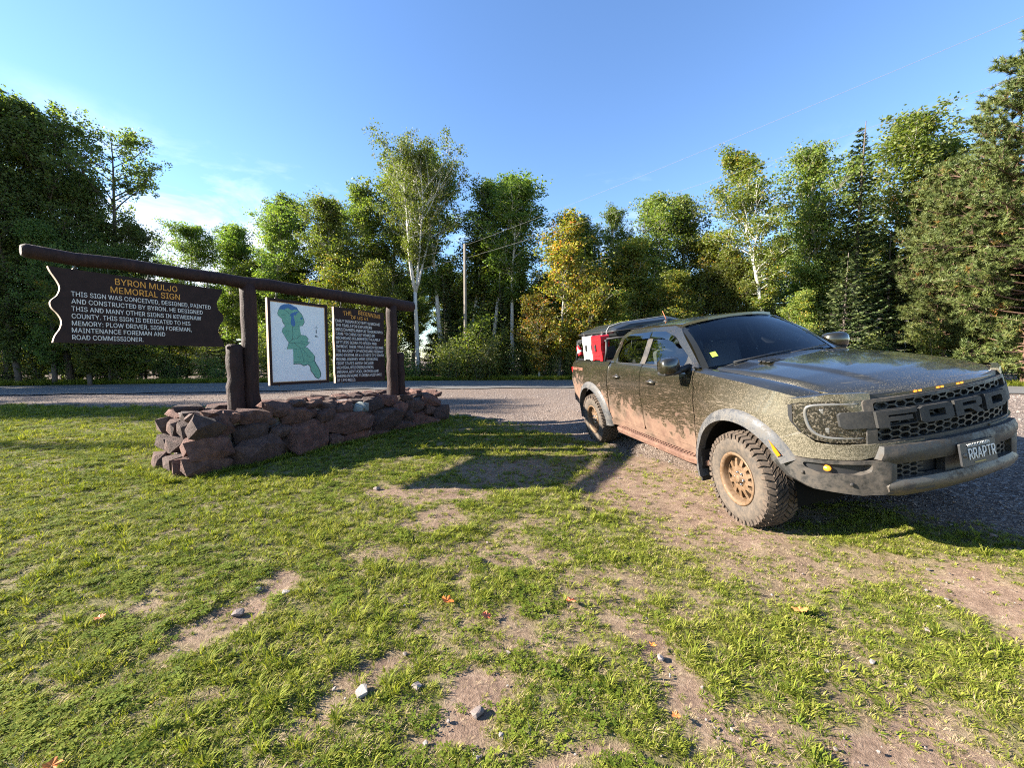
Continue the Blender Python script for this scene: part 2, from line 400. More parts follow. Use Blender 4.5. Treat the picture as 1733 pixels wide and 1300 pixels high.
def stone_mat():
    m, nt, b = mat_new('wall_stone')
    oi = nt.nodes.new('ShaderNodeObjectInfo')
    n1 = noise_tex(nt, 9, 8, 0.7); n2 = noise_tex(nt, 60, 6, 0.75); n3 = noise_tex(nt, 4, 5, 0.6)
    c = ramp(nt, n1, [(0.28, (0.034, 0.021, 0.017)), (0.5, (0.092, 0.055, 0.044)), (0.75, (0.18, 0.118, 0.095))])
    c2 = ramp(nt, oi.outputs['Random'], [(0.0, (0.55, 0.53, 0.55)), (0.35, (0.95, 0.86, 0.82)), (0.7, (1.4, 1.05, 0.95)), (1.0, (1.0, 1.0, 1.0))])
    c = mixc(nt, 1.0, c, c2, 'MULTIPLY')
    c = mixc(nt, maprange(nt, n2, 0.62, 0.72, 0, 0.65), c, (0.30, 0.26, 0.24))
    c = mixc(nt, maprange(nt, n3, 0.66, 0.72, 0, 0.6), c, (0.26, 0.28, 0.25))
    nt.links.new(c, b.inputs['Base Color']); b.inputs['Roughness'].default_value = 0.9
    bump(nt, b, math_n(nt, 'ADD', n1, math_n(nt, 'MULTIPLY', n2, 0.5)), 1.0, 0.06); return m
M_STONE = stone_mat()
M_LICHEN = simple('pale_lichen_stone', (0.17, 0.19, 0.18), 0.9, var=0.6, vscale=22, bmp=0.7, bdist=0.02)
M_MORTAR = simple('wall_mortar', (0.20, 0.165, 0.15), 0.95, var=0.35, vscale=14, bmp=0.8, bdist=0.02)

# ------------------------------------------------------------------ sign frame (local x runs along the sign, -y faces the lawn)
S_O = Vector((-3.96, 6.0, 0.0)); S_ANG = math.atan2(0.868, 0.497)
S_M = Matrix.Translation(S_O) @ Matrix.Rotation(S_ANG, 4, 'Z'); S_MI = S_M.inverted()
def sign_local(px, py, yl=0.0):
    """photo pixel -> point in sign space on the plane local y = yl"""
    o = S_MI @ Vector((0, 0, CAM_Z)); d = S_MI.to_3x3() @ ray(px, py)
    t = (yl - o.y) / d.y; return o + d * t
rng = random.Random(11)
def log_mesh(p0, p1, r0, r1, n=18, seg=14, wob=0.045, seed=0, round_end=False):
    mb = MB(); rg = random.Random(seed); pts, rr = [], []
    p0, p1 = Vector(p0), Vector(p1)
    for i in range(seg + 1):
        t = i / seg; j = Vector((rg.uniform(-1, 1), rg.uniform(-1, 1), rg.uniform(-1, 1))) * 0.012
        pts.append(p0.lerp(p1, t) + j); rr.append((r0 + (r1 - r0) * t) * (1 + rg.uniform(-wob, wob)))
    if round_end:
        d = (p1 - p0).normalized()
        pts = [pts[0] - d * 0.0] + pts + [pts[-1]]; rr = [rr[0] * 0.72] + rr + [rr[-1] * 0.72]
        pts[0] = pts[1] - d * 0.03; pts[-1] = pts[-2] + d * 0.03
    mb.tube(pts, rr, n); return mb
frame = empty('sign_frame', S_O, (0, 0, S_ANG))
tag(frame, 'dark brown log frame, two posts and a long crossbar, standing in the stone wall', 'sign frame')
log_mesh((0, 0, 0.30), (0, 0, 2.60), 0.125, 0.105, seed=1).build('post', M_LOG, frame)
log_mesh((2.83, 0, 0.30), (2.83, 0, 2.62), 0.125, 0.105, seed=2).build('post', M_LOG, frame)
log_mesh((-0.235, -0.03, 0.30), (-0.225, -0.02, 1.655), 0.115, 0.104, seed=3, round_end=True).build('short_post', M_LOG, frame)
log_mesh((3.06, 0.03, 0.30), (3.06, 0.03, 1.60), 0.115, 0.105, seed=4, round_end=True).build('short_post', M_LOG, frame)
log_mesh((-2.13, 0, 2.585), (3.44, 0, 2.675), 0.070, 0.118, seg=16, seed=5, round_end=True, wob=0.035).build('crossbar', M_LOG, frame)

def hooks(xs, z0, z1):
    for x in xs:
        mb = MB(); mb.tube([(x, 0, z0), (x, 0, z1)], 0.007, 6)
        for z in (z0 + 0.02,): mb.lathe([(0.020, -0.006), (0.026, 0), (0.020, 0.006), (0.016, 0), (0.020, -0.006)], 12, 'Y', (x, 0, z))
        mb.build('hook', M_STEEL, frame)
hooks((-1.78, -1.15, -0.52), 2.44, 2.60); hooks((0.42, 1.18, 1.60, 2.43), 2.42, 2.62)

# text as real letter meshes, in the sans-serif face that ships with Blender (built-in face as fallback)
FONT = None
try:
    import os
    FONT = bpy.data.fonts.load(os.path.join(bpy.utils.system_resource('DATAFILES'), 'fonts', 'Inter.woff2'))
except Exception: FONT = None
def text_mesh(txt, bold=0.0, extrude=0.02):
    cu = bpy.data.curves.new('lettering', 'FONT'); cu.body = txt
    if FONT: cu.font = FONT
    cu.size = 1.0; cu.extrude = extrude; cu.offset = bold; cu.resolution_u = 3
    o = bpy.data.objects.new('lettering', cu); COL.objects.link(o)
    bpy.context.view_layer.update()
    me = bpy.data.meshes.new_from_object(o.evaluated_get(bpy.context.evaluated_depsgraph_get()))
    bpy.data.objects.remove(o); bpy.data.curves.remove(cu)
    me.name = 'lettering'; return me
def text_line(txt, x0, x1, z, cap, y, mat, parent, name='lettering', bold=0.0, rot=0.0):
    """line of letters in the local XZ plane facing -y, fitted between x0 and x1"""
    me = text_mesh(txt, bold)
    co = np.zeros(len(me.vertices) * 3); me.vertices.foreach_get('co', co); co = co.reshape(-1, 3)
    w0, w1 = co[:, 0].min(), co[:, 0].max(); caph = co[:, 1].max()
    X = x0 + (co[:, 0] - w0) * (x1 - x0) / (w1 - w0); Z = co[:, 1] * cap / caph; Y = y - (co[:, 2] + 0.02) * 0.08
    if rot:
        cx = (x0 + x1) / 2; c, s = math.cos(rot), math.sin(rot); X, Z = cx + (X - cx) * c - Z * s, (X - cx) * s + Z * c
    me.vertices.foreach_set('co', np.stack([X, Y, Z + z], -1).ravel().astype(np.float32)); me.materials.append(mat); me.update()
    o = link(name, me, parent); o['kind'] = 'stuff'; return o

# ---- memorial board with scalloped ends
board = empty('memorial_board', S_O + Vector((0, 0, 0)), (0, 0, S_ANG))
tag(board, 'dark brown hanging board with scalloped ends and gold memorial heading', 'sign')
prof = [(0, 1.0), (0.018, 0.93), (0.06, 0.82), (0.078, 0.73), (0.055, 0.63), (0.01, 0.56), (0.0, 0.51), (0.012, 0.45), (0.05, 0.38), (0.074, 0.29), (0.06, 0.19), (0.02, 0.09), (0.0, 0.0)]
bx0, bx1, bz0, bz1 = -1.985, -0.345, 1.652, 2.462
def smooth_prof(p, n=4): return [tuple(q) for q in catmull(p, n)]
lp = [(bx0 + a, bz0 + (bz1 - bz0) * t) for a, t in smooth_prof(prof)]; rp = [(bx1 - a, bz0 + (bz1 - bz0) * t) for a, t in reversed(smooth_prof(prof))]
outl = lp + rp
mb = MB(); mb.prism(outl, (0, -0.028, 0), (1, 0, 0), (0, 0, 1), (0, 0.056, 0))
bo = mb.build('panel', [M_BOARD, M_LITEDGE], board)
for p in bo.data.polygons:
    if abs(p.normal.y) < 0.5 and p.normal.x < -0.1: p.material_index = 1  # left-facing edge faces get the painted sunlit colour
YF = -0.0285
LN = [('BYRON MULJO', -1.466, -0.872, 2.350, 1), ('MEMORIAL SIGN', -1.508, -0.848, 2.250, 1),
      ('THIS SIGN WAS CONCEIVED, DESIGNED, PAINTED', -1.828, -0.503, 2.168, 0), ('AND CONSTRUCTED BY BYRON. HE DESIGNED', -1.829, -0.601, 2.087, 0),
      ('THIS AND MANY OTHER SIGNS IN KEWEENAW', -1.833, -0.621, 2.005, 0), ('COUNTY. THIS SIGN IS DEDICATED TO HIS', -1.834, -0.747, 1.925, 0),
      ('MEMORY: PLOW DRIVER, SIGN FOREMAN,', -1.836, -0.737, 1.845, 0), ('MAINTENANCE FOREMAN AND', -1.840, -1.022, 1.768, 0), ('ROAD COMMISSIONER.', -1.841, -1.239, 1.690, 0)]
for t, a, b_, z, g in LN: text_line(t, a, b_, z, 0.073 if g else 0.052, YF, M_GOLD if g else M_LETTER, board)

# ---- map panel
mp = empty('map_panel', S_O, (0, 0, S_ANG)); tag(mp, 'white painted map panel with green states in a dark brown frame', 'sign')
mx0, mx1, mz0, mz1 = 0.265, 1.305, 1.062, 2.440
mb = MB(); mb.box(((mx0 + mx1) / 2, 0.006, (mz0 + mz1) / 2), (mx1 - mx0 - 0.02, 0.030, mz1 - mz0 - 0.02)); mb.build('panel', M_WHITEP, mp)
fw = 0.042
for c_, d_ in ((((mx0 + fw / 2), 0, (mz0 + mz1) / 2), (fw, 0.056, mz1 - mz0)), (((mx1 - fw / 2), 0, (mz0 + mz1) / 2), (fw, 0.056, mz1 - mz0)),
               (((mx0 + mx1) / 2, 0, mz1 - fw / 2), (mx1 - mx0 - 2 * fw, 0.054, fw)), (((mx0 + mx1) / 2, 0, mz0 + fw / 2), (mx1 - mx0 - 2 * fw, 0.054, fw))):
    mb = MB(); mb.box(c_, d_); o = mb.build('frame_rail', [M_BOARD, M_LITEDGE], mp)
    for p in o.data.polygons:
        if p.normal.x < -0.9 and c_[0] < mx0 + 0.1: p.material_index = 1  # outer side of the left rail only: sunlight put into its colour
tw = 0.011
for c_, d_ in (((mx0 + fw + tw / 2, -0.0105, (mz0 + mz1) / 2), (tw, 0.006, mz1 - mz0 - 2 * fw)), ((mx1 - fw - tw / 2, -0.0105, (mz0 + mz1) / 2), (tw, 0.006, mz1 - mz0 - 2 * fw)),
               (((mx0 + mx1) / 2, -0.0105, mz1 - fw - tw / 2), (mx1 - mx0 - 2 * fw - 2 * tw, 0.006, tw)), (((mx0 + mx1) / 2, -0.0105, mz0 + fw + tw / 2), (mx1 - mx0 - 2 * fw - 2 * tw, 0.006, tw))):
    MB().box(c_, d_).build('trim', M_TAN, mp)
S7 = 220 / 1733
def mc(x, y): p = sign_local(440 + x * S7, 490 + y * S7, -0.01); return (p.x, p.z)
GREEN = [(250, 262), (232, 310), (240, 345), (290, 385), (300, 430), (335, 485), (325, 505), (305, 515), (292, 560), (330, 620), (345, 650), (372, 690), (385, 708), (360, 795), (442, 795), (448, 995), (470, 992), (540, 988), (585, 1015), (640, 995), (672, 1030), (680, 1085), (715, 1130), (740, 1170), (780, 1190), (806, 1160), (808, 1110), (788, 1060), (745, 985), (722, 945), (728, 890), (700, 850), (630, 775), (605, 770), (665, 702), (630, 700), (645, 660), (610, 615), (545, 605), (528, 490), (565, 485), (588, 440), (584, 400), (560, 340), (515, 285), (480, 250), (420, 235), (350, 235), (300, 245)]
SUPER = [(250, 262), (258, 240), (275, 215), (320, 195), (380, 190), (420, 205), (455, 225), (485, 235), (500, 262), (522, 290), (470, 262), (430, 276), (395, 265), (380, 245), (345, 252), (320, 272), (298, 264)]
LMICH = [(392, 358), (410, 320), (440, 305), (490, 295), (520, 302), (487, 317), (477, 350), (460, 335), (448, 350), (455, 390), (470, 440), (465, 485), (440, 492), (415, 470), (410, 420), (420, 372), (412, 352)]
HURON = [(535, 388), (552, 370), (572, 385), (548, 402)]
def paint(name, poly, mat, y, d=0.002):
    MB().prism([mc(*q) for q in poly], (0, y, 0), (1, 0, 0), (0, 0, 1), (0, -d, 0)).build(name, mat, mp)
def line_strip(name, pts, w, mat, y):
    P = [Vector(mc(*q)) for q in pts]; mb = MB()
    for a, b_ in zip(P[:-1], P[1:]):
        d = (b_ - a); L = d.length; d.normalize(); n = Vector((-d.y, d.x)) * w / 2; a = a - d * w * 0.3; b_ = b_ + d * w * 0.3
        mb.add([(a.x + n.x, y, a.y + n.y), (b_.x + n.x, y, b_.y + n.y), (b_.x - n.x, y, b_.y - n.y), (a.x - n.x, y, a.y - n.y)], [(0, 1, 2, 3)]); y -= 0.00012
    return mb.build(name, mat, mp)
paint('state_area', GREEN, M_GREENP, -0.0092)
paint('lake', SUPER, M_BLUEP, -0.0118); paint('lake', LMICH, M_BLUEP, -0.0118); paint('lake', HURON, M_BLUEP, -0.0118)
for ln, w in (([(320, 270), (360, 290), (395, 325)], .004), ([(305, 450), (410, 455)], .004), ([(430, 492), (440, 600), (430, 665), (385, 708)], .005), ([(430, 500), (528, 490)], .004), ([(432, 662), (490, 650), (545, 605)], .004),
              ([(385, 714), (455, 714), (630, 702)], .004), ([(455, 712), (540, 785)], .005), ([(442, 795), (540, 788), (605, 770)], .004), ([(540, 790), (560, 850), (585, 962)], .004), ([(565, 790), (620, 850), (640, 895)], .004), ([(450, 968), (585, 962), (700, 962), (722, 945)], .004),
              ([(448, 995), (470, 992), (540, 990), (585, 1017), (640, 997), (672, 1030), (680, 1085), (715, 1130), (740, 1170), (780, 1190), (806, 1160), (808, 1110), (788, 1060), (745, 985), (722, 945), (730, 890)], .011), ([(500, 265), (560, 340), (585, 400), (590, 440), (565, 485)], .006),
              ([(292, 560), (330, 620), (345, 650), (385, 705), (360, 795)], .003), ([(250, 262), (232, 310), (240, 345), (290, 385), (300, 430), (335, 485), (305, 515), (292, 560)], .003), ([(590, 770), (630, 775), (700, 850), (730, 890)], .004), ([(545, 605), (610, 615), (645, 660), (630, 700), (665, 702), (605, 770)], .003),
              ([(285, 340), (340, 345)], .003), ([(480, 430), (540, 430)], .003), ([(340, 560), (390, 555)], .003), ([(455, 525), (505, 522)], .003), ([(530, 690), (580, 680)], .003), ([(480, 905), (540, 905)], .003), ([(640, 900), (690, 900)], .003), ([(730, 1090), (770, 1095)], .003), ([(540, 730), (600, 725)], .003)):
    line_strip('border_line', ln, w, M_NAVY, -0.0122 - 0.0004)
# compass mark: arrow cross, box, round base
for ln, w in (([(750, 482), (750, 525)], .005), ([(727, 520), (750, 500), (776, 522)], .005), ([(750, 540), (750, 580)], .016), ([(735, 630), (748, 612), (752, 632)], .016), ([(760, 636), (775, 634)], .006), ([(768, 612), (776, 634)], .004)):
    line_strip('compass_mark', ln, w, M_NAVY, -0.0094)
for x in (0.42, 1.14): MB().tube([(x, 0, mz0 - 0.022), (x, 0, mz0 + 0.01)], 0.009, 6).build('bolt', M_STEEL, mp)

# ---- history panel
hp = empty('history_panel', S_O, (0, 0, S_ANG)); tag(hp, 'dark brown hanging panel filled with white history text under gold heading', 'sign')
hx0, hx1, hz0, hz1 = 1.430, 2.600, 1.045, 2.435
left = [(hx0 + rng.uniform(-0.008, 0.008), hz1 - (hz1 - hz0) * i / 14) for i in range(15)]
mb = MB(); mb.prism(left + [(hx1, hz0), (hx1, hz1)], (0, -0.026, 0), (1, 0, 0), (0, 0, 1), (0, 0.052, 0))
o = mb.build('panel', [M_BOARD, M_LITEDGE], hp)
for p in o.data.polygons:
    if abs(p.normal.y) < 0.5 and p.normal.x < -0.5: p.material_index = 1  # left edge coloured paler, as struck by the sun
text_line('THE', 1.625, 1.814, 2.300, 0.078, -0.0265, M_GOLD, hp, rot=0.10)
text_line('BEGINNING', 1.962, 2.496, 2.322, 0.078, -0.0265, M_GOLD, hp, rot=-0.07)
text_line('OF US 41', 1.795, 2.200, 2.243, 0.062, -0.0265, M_GOLD, hp)
HL = ['EARLY INDIAN FOOTPATHS BECAME', 'THE TRAILS FOR EXPLORERS', 'MISSIONARIES AND FUR TRADERS WHO', 'CAME TO CARVE OUT HOMES IN', 'MICHIGANS WILDERNESS.THE EARLY', 'SETTLERS BEGAN TO WIDEN AND', 'IMPROVE THESE TRAILS WHICH BECAME', "THE MAJORITY OF MICHIGANS PRIMARY", "ROAD SYSTEM. US 41 STARTS IT'S SOUTH", 'BOUND JOURNEY HERE CROSSING', 'EIGHT STATES WHICH INCLUDE', 'MICHIGAN, WISCONSIN,ILLINOIS,', 'INDIANA, KENTUCKY, GEORGIA AND', 'ENDING IN MIAMI  FLORIDA A DISTANCE', 'OF 1990 MILES.']
HR = [2.486, 2.284, 2.551, 2.346, 2.488, 2.389, 2.563, 2.565, 2.569, 2.416, 2.303, 2.310, 2.433, 2.513, 1.871]
for i, (t, xr) in enumerate(zip(HL, HR)): text_line(t, 1.462, xr, 2.161 - i * 0.0782, 0.052, -0.0265, M_LETTER, hp)
for x in (1.62, 2.40): MB().tube([(x, 0, hz0 - 0.022), (x, 0, hz0 + 0.01)], 0.009, 6).build('bolt', M_STEEL, hp)

# ------------------------------------------------------------------ stone wall round the posts
wall = empty('stone_wall', S_O, (0, 0, S_ANG)); tag(wall, 'low dry-looking wall of rough reddish brown boulders around the sign posts', 'wall')
def stone_mesh(w, d, h, seed, n=16, p=0.70):
    rg = random.Random(seed); bm = bmesh.new()
    for i in range(n):
        z = 1 - 2 * (i + 0.5) / n; t = i * 2.399963 + rg.uniform(-0.35, 0.35); q = math.sqrt(1 - z * z)
        v = Vector((q * math.cos(t), q * math.sin(t), z))
        v = Vector([math.copysign(abs(c) ** p, c) for c in v]); v *= rg.uniform(0.74, 1.10) / max(1e-6, max(abs(v.x), abs(v.y), abs(v.z))) ** 0.35
        bm.verts.new((v.x * w / 2, v.y * d / 2, v.z * h / 2))
    r = bmesh.ops.convex_hull(bm, input=bm.verts)
    bmesh.ops.delete(bm, geom=[e for e in r['geom_interior'] if isinstance(e, bmesh.types.BMVert)], context='VERTS')
    me = bpy.data.meshes.new('stone'); bm.to_mesh(me); bm.free(); me.materials.append(M_STONE); return me
WY = -0.62           # front plane of the wall in sign space
S6 = 540 / 1733
nst = 0
def stone(c, w, d, h, rot, mat=None):
    global nst
    nst += 1
    o = link('stone', stone_mesh(w, d, h, 100 + nst), wall, c); o.rotation_euler = rot
    if mat: o.data.materials[0] = mat
    return o
FRONT = [(345, 468, 165, 130), (450, 440, 100, 135), (370, 562, 225, 135), (360, 668, 245, 115), (620, 407, 185, 90), (760, 368, 165, 75), (592, 495, 190, 115), (640, 595, 260, 175), (842, 392, 150, 90), (748, 480, 125, 75), (900, 512, 240, 200), (1002, 396, 112, 72), (1103, 365, 100, 66), (1190, 350, 64, 56),
         (1118, 432, 250, 115), (1140, 522, 160, 88), (1040, 525, 62, 85), (1270, 337, 110, 86), (1355, 316, 90, 66), (1320, 418, 150, 125), (1392, 366, 66, 90), (1442, 402, 52, 66), (1482, 337, 100, 76), (1415, 457, 120, 66), (1292, 490, 140, 45), (1510, 396, 100, 52), (1522, 432, 130, 66), (1572, 318, 90, 76), (1614, 382, 90, 86), (1556, 362, 52, 52),
         (1212, 462, 50, 36), (505, 410, 60, 60), (700, 430, 60, 46), (930, 380, 60, 50), (940, 335, 90, 40), (1030, 345, 90, 40), (1445, 300, 70, 36), (500, 640, 90, 120), (780, 560, 70, 90), (1060, 455, 40, 40), (700, 340, 80, 40), (860, 330, 90, 36), (1235, 400, 44, 40), (1600, 330, 60, 50)]
for i, (cx, cyy, w_, h_) in enumerate(FRONT):
    px, py = 240 + cx * S6, 580 + cyy * S6
    c = sign_local(px, py, WY); e = sign_local(px + w_ * S6 / 2, py, WY); g = sign_local(px, py + h_ * S6 / 2, WY)
    wm_, hm_ = abs(e.x - c.x) * 2, abs(g.z - c.z) * 2
    dm_ = min(max(0.22, 0.8 * min(wm_, hm_) + 0.08), 0.42)
    batter = (0.72 - c.z) * 0.10
    stone((c.x, WY - batter + rng.uniform(-0.05, 0.05) + 0.06, c.z), wm_ * 1.12, dm_, hm_ * 1.12, (rng.uniform(-.25, .25), rng.uniform(-.22, .22), rng.uniform(-.25, .25)), M_LICHEN if i == 13 else None)
# left end face, in courses, and the two hidden faces
for row, (z, hh_) in enumerate(((0.10, 0.26), (0.33, 0.25), (0.55, 0.24), (0.70, 0.13))):
    y = -0.50 + 0.10 * (row % 2)
    while y < 0.52:
        w_ = rng.uniform(0.24, 0.40)
        stone((-0.76 - (0.72 - z) * 0.36 + rng.uniform(-0.03, 0.03), y + w_ / 2, z), rng.uniform(0.24, 0.32), w_ * 1.1, hh_ * 1.15, (rng.uniform(-.2, .2), rng.uniform(-.2, .2), rng.uniform(-.3, .3))); y += w_
    for face in (0, 1):
        x = -0.8 if face == 0 else -0.45
        lim = 3.65 if face == 0 else 0.5
        while x < lim:
            w_ = rng.uniform(0.28, 0.5)
            if face == 0: stone((x + w_ / 2, 0.56 + rng.uniform(-0.02, 0.03), z + 0.03), w_ * 1.08, 0.26, hh_ * 1.15, (rng.uniform(-.12, .12), rng.uniform(-.12, .12), rng.uniform(-.12, .12)))
            else: stone((3.72 + rng.uniform(-0.02, 0.03), x + w_ / 2, z + 0.03), 0.26, w_ * 1.08, hh_ * 1.1, (rng.uniform(-.12, .12), rng.uniform(-.12, .12), rng.uniform(-.12, .12)))
            x += w_
# flat capping stones on top along the front and back edges
x = -0.85
while x < 3.6:
    w_ = rng.uniform(0.18, 0.42); zt = 0.735 - 0.018 * x
    if not (-0.45 < x + w_ / 2 < 0.25):
        stone((x + w_ / 2, -0.44 + rng.uniform(-0.05, 0.05), zt + rng.uniform(-0.01, 0.025)), w_ * 1.05, rng.uniform(0.22, 0.36), rng.uniform(0.08, 0.15), (rng.uniform(-.12, .12), rng.uniform(-.1, .1), rng.uniform(-.4, .4)))
    stone((x + w_ / 2, 0.42 + rng.uniform(-0.05, 0.05), zt + rng.uniform(-0.01, 0.03)), w_ * 1.05, rng.uniform(0.22, 0.34), rng.uniform(0.08, 0.14), (rng.uniform(-.12, .12), rng.uniform(-.1, .1), rng.uniform(-.4, .4)))
    if rng.random() < 0.55 and not (-0.5 < x + w_ / 2 < 0.3) and not (2.5 < x + w_ / 2 < 3.3): stone((x + w_ / 2, -0.1 + rng.uniform(-0.1, 0.25), zt + rng.uniform(-0.03, 0.0)), w_, rng.uniform(0.2, 0.36), 0.10, (rng.uniform(-.1, .1), rng.uniform(-.1, .1), rng.uniform(-.6, .6)))
    x += w_
# mortar core
mb = MB(); xs_ = np.linspace(-0.80, 3.64, 24); ys_ = np.linspace(-0.50, 0.46, 7); V_, F_ = [], []
for j, y in enumerate(ys_):
    for i, x in enumerate(xs_): V_.append((x, y, 0.715 - 0.018 * x + rng.uniform(-0.02, 0.02)))
nn = len(xs_)
for j in range(len(ys_) - 1):
    for i in range(nn - 1): F_.append((j * nn + i, j * nn + i + 1, (j + 1) * nn + i + 1, (j + 1) * nn + i))
mb.add(V_, F_, 0, True)
rim = [i for i in range(nn)] + [(j + 1) * nn - 1 for j in range(1, len(ys_))] + [(len(ys_) - 1) * nn + i for i in reversed(range(nn - 1))] + [j * nn for j in reversed(range(1, len(ys_) - 1))]
lo = [(V_[i][0], V_[i][1], -0.2) for i in rim]; mb.add([V_[i] for i in rim] + lo, [(i, (i + 1) % len(rim), len(rim) + (i + 1) % len(rim), len(rim) + i) for i in range(len(rim))])
mb.build('mortar_core', M_MORTAR, wall)
# ------------------------------------------------------------------ pickup truck (local x forward from the front axle, y to its left, z up)
def paint_mat():
    m, nt, b = mat_new('olive_metallic_paint_muddy')
    tc = nt.nodes.new('ShaderNodeTexCoord'); ob = tc.outputs['Object']
    sp = nt.nodes.new('ShaderNodeSeparateXYZ'); nt.links.new(ob, sp.inputs[0]); X, Y, Z = sp.outputs
    big = noise_tex(nt, 2.2, 5, 0.6, vec=ob); med = noise_tex(nt, 9, 6, 0.65, vec=ob); fine = noise_tex(nt, 230, 2, 0.6, vec=ob); fin2 = noise_tex(nt, 105, 3, 0.7, vec=ob)
    # grass-brushed streaks: noise stretched along a slanting direction
    mp_ = nt.nodes.new('ShaderNodeMapping'); mp_.inputs['Rotation'].default_value = (0, R(62), 0); mp_.inputs['Scale'].default_value = (7, 5, 95); nt.links.new(ob, mp_.inputs[0])
    st = N(nt, 'ShaderNodeTexNoise', inp={'Scale': 1.0, 'Detail': 3.0, 'Roughness': 0.6, 'Distortion': 0.9}); nt.links.new(mp_.outputs[0], st.inputs['Vector'])
    low = maprange(nt, math_n(nt, 'ADD', math_n(nt, 'ADD', Z, math_n(nt, 'MULTIPLY', X, 0.11)), math_n(nt, 'MULTIPLY', math_n(nt, 'SUBTRACT', med, 0.5), 1.15)), 0.66, 0.54)
    low = math_n(nt, 'MULTIPLY', low, maprange(nt, big, 0.3, 0.5), True)
    mid = maprange(nt, math_n(nt, 'ADD', Z, math_n(nt, 'MULTIPLY', math_n(nt, 'SUBTRACT', big, 0.5), 0.9)), 1.28, 0.78)
    streak = math_n(nt, 'MULTIPLY', maprange(nt, st.outputs['Fac'], 0.56, 0.61), mid, True)
    front = maprange(nt, X, -1.0, 0.55, 0.0, 1.0, True)
    geo_ = nt.nodes.new('ShaderNodeNewGeometry'); sn_ = nt.nodes.new('ShaderNodeSeparateXYZ'); nt.links.new(geo_.outputs['Normal'], sn_.inputs[0]); upf = maprange(nt, math_n(nt, 'ABSOLUTE', sn_.outputs[2]), 0.55, 0.9)
    top = maprange(nt, Z, 1.42, 1.20, 0.45, 1.0)
    dens = math_n(nt, 'ADD', math_n(nt, 'MULTIPLY', front, 0.06), math_n(nt, 'MULTIPLY', math_n(nt, 'SUBTRACT', big, 0.5), 0.16))
    dens = math_n(nt, 'ADD', dens, math_n(nt, 'MULTIPLY', mid, 0.03))
    dens = math_n(nt, 'SUBTRACT', dens, math_n(nt, 'MULTIPLY', upf, maprange(nt, X, 0.85, 0.15, 0.03, 0.13)))
    spk = maprange(nt, math_n(nt, 'ADD', math_n(nt, 'ADD', math_n(nt, 'MULTIPLY', fine, 0.6), math_n(nt, 'MULTIPLY', fin2, 0.4)), dens), 0.585, 0.625)
    spk = math_n(nt, 'MULTIPLY', spk, top, True)
    mask = math_n(nt, 'MAXIMUM', math_n(nt, 'MAXIMUM', low, math_n(nt, 'MULTIPLY', streak, 0.8)), math_n(nt, 'MULTIPLY', spk, 0.85))
    film = math_n(nt, 'ADD', math_n(nt, 'MULTIPLY', mid, 0.13), math_n(nt, 'MULTIPLY', math_n(nt, 'MULTIPLY', front, math_n(nt, 'SUBTRACT', 1.0, upf)), 0.16))
    mask = math_n(nt, 'MAXIMUM', mask, film)
    mudc = ramp(nt, med, [(0.3, (0.082, 0.042, 0.027)), (0.7, (0.165, 0.100, 0.066))])
    mudc = mixc(nt, front, mudc, (0.175, 0.150, 0.105))
    nt.links.new(mixc(nt, mask, (0.027, 0.025, 0.0145), mudc), b.inputs['Base Color'])
    nt.links.new(maprange(nt, mask, 0.1, 0.7, 0.28, 0.92), b.inputs['Roughness'])
    nt.links.new(maprange(nt, mask, 0.0, 0.6, 0.55, 0.0), b.inputs['Metallic'])
    nt.links.new(maprange(nt, mask, 0.15, 0.6, 1.0, 0.0), b.inputs['Coat Weight']); b.inputs['Coat Roughness'].default_value = 0.06
    bump(nt, b, mask, 0.25, 0.004); return m
def dusty(name, col, dirt, amt=0.5, rough=0.6, sc=30, metal=0.0, lo=0.45, hi=0.62):
    m, nt, b = mat_new(name)
    n1 = noise_tex(nt, sc, 6, 0.7); n2 = noise_tex(nt, sc * 0.2, 4, 0.6)
    f = maprange(nt, math_n(nt, 'ADD', math_n(nt, 'MULTIPLY', n1, 0.6), math_n(nt, 'MULTIPLY', n2, 0.4)), lo, hi, 0.0, amt)
    nt.links.new(mixc(nt, f, col, dirt), b.inputs['Base Color']); nt.links.new(maprange(nt, f, 0, 0.6, rough, 0.95), b.inputs['Roughness']); b.inputs['Metallic'].default_value = metal
    bump(nt, b, n1, 0.25, 0.004); return m
MUD = (0.36, 0.26, 0.18)
M_PAINT = paint_mat()
M_FLARE = dusty('grey_flare_plastic', (0.042, 0.043, 0.047), (0.125, 0.110, 0.092), 0.7, 0.45, 60)
M_UNDER = simple('dark_underbody', (0.004, 0.004, 0.004), 0.9, spec=0.1)
M_BLACK = simple('black_plastic', (0.012, 0.012, 0.013), 0.55)
M_GLOSSB = simple('gloss_black', (0.010, 0.010, 0.012), 0.12)
M_BUMP = dusty('charcoal_bumper_plastic', (0.020, 0.019, 0.018), (0.085, 0.068, 0.052), 0.65, 0.5, 22)
M_LETR = dusty('charcoal_letter_plastic', (0.007, 0.007, 0.007), (0.04, 0.036, 0.03), 0.35, 0.7, 70)
M_SKID = dusty('silver_skid_metal', (0.085, 0.075, 0.063), (0.055, 0.040, 0.030), 0.8, 0.5, 14, 0.3, 0.50, 0.66)
M_STEP = dusty('mud_caked_step', (0.085, 0.040, 0.026), (0.17, 0.095, 0.062), 0.8, 0.85, 26)
M_TYRE = dusty('dusty_tyre_rubber', (0.034, 0.029, 0.025), (0.110, 0.083, 0.060), 0.85, 0.9, 26, lo=0.38, hi=0.60)
M_TREAD = dusty('muddy_tread_rubber', (0.028, 0.022, 0.018), (0.105, 0.074, 0.052), 0.85, 0.92, 34, lo=0.36, hi=0.62)
M_RIM = dusty('bronze_rim_dusty', (0.135, 0.080, 0.042), (0.185, 0.125, 0.080), 0.8, 0.5, 40, 0.35)
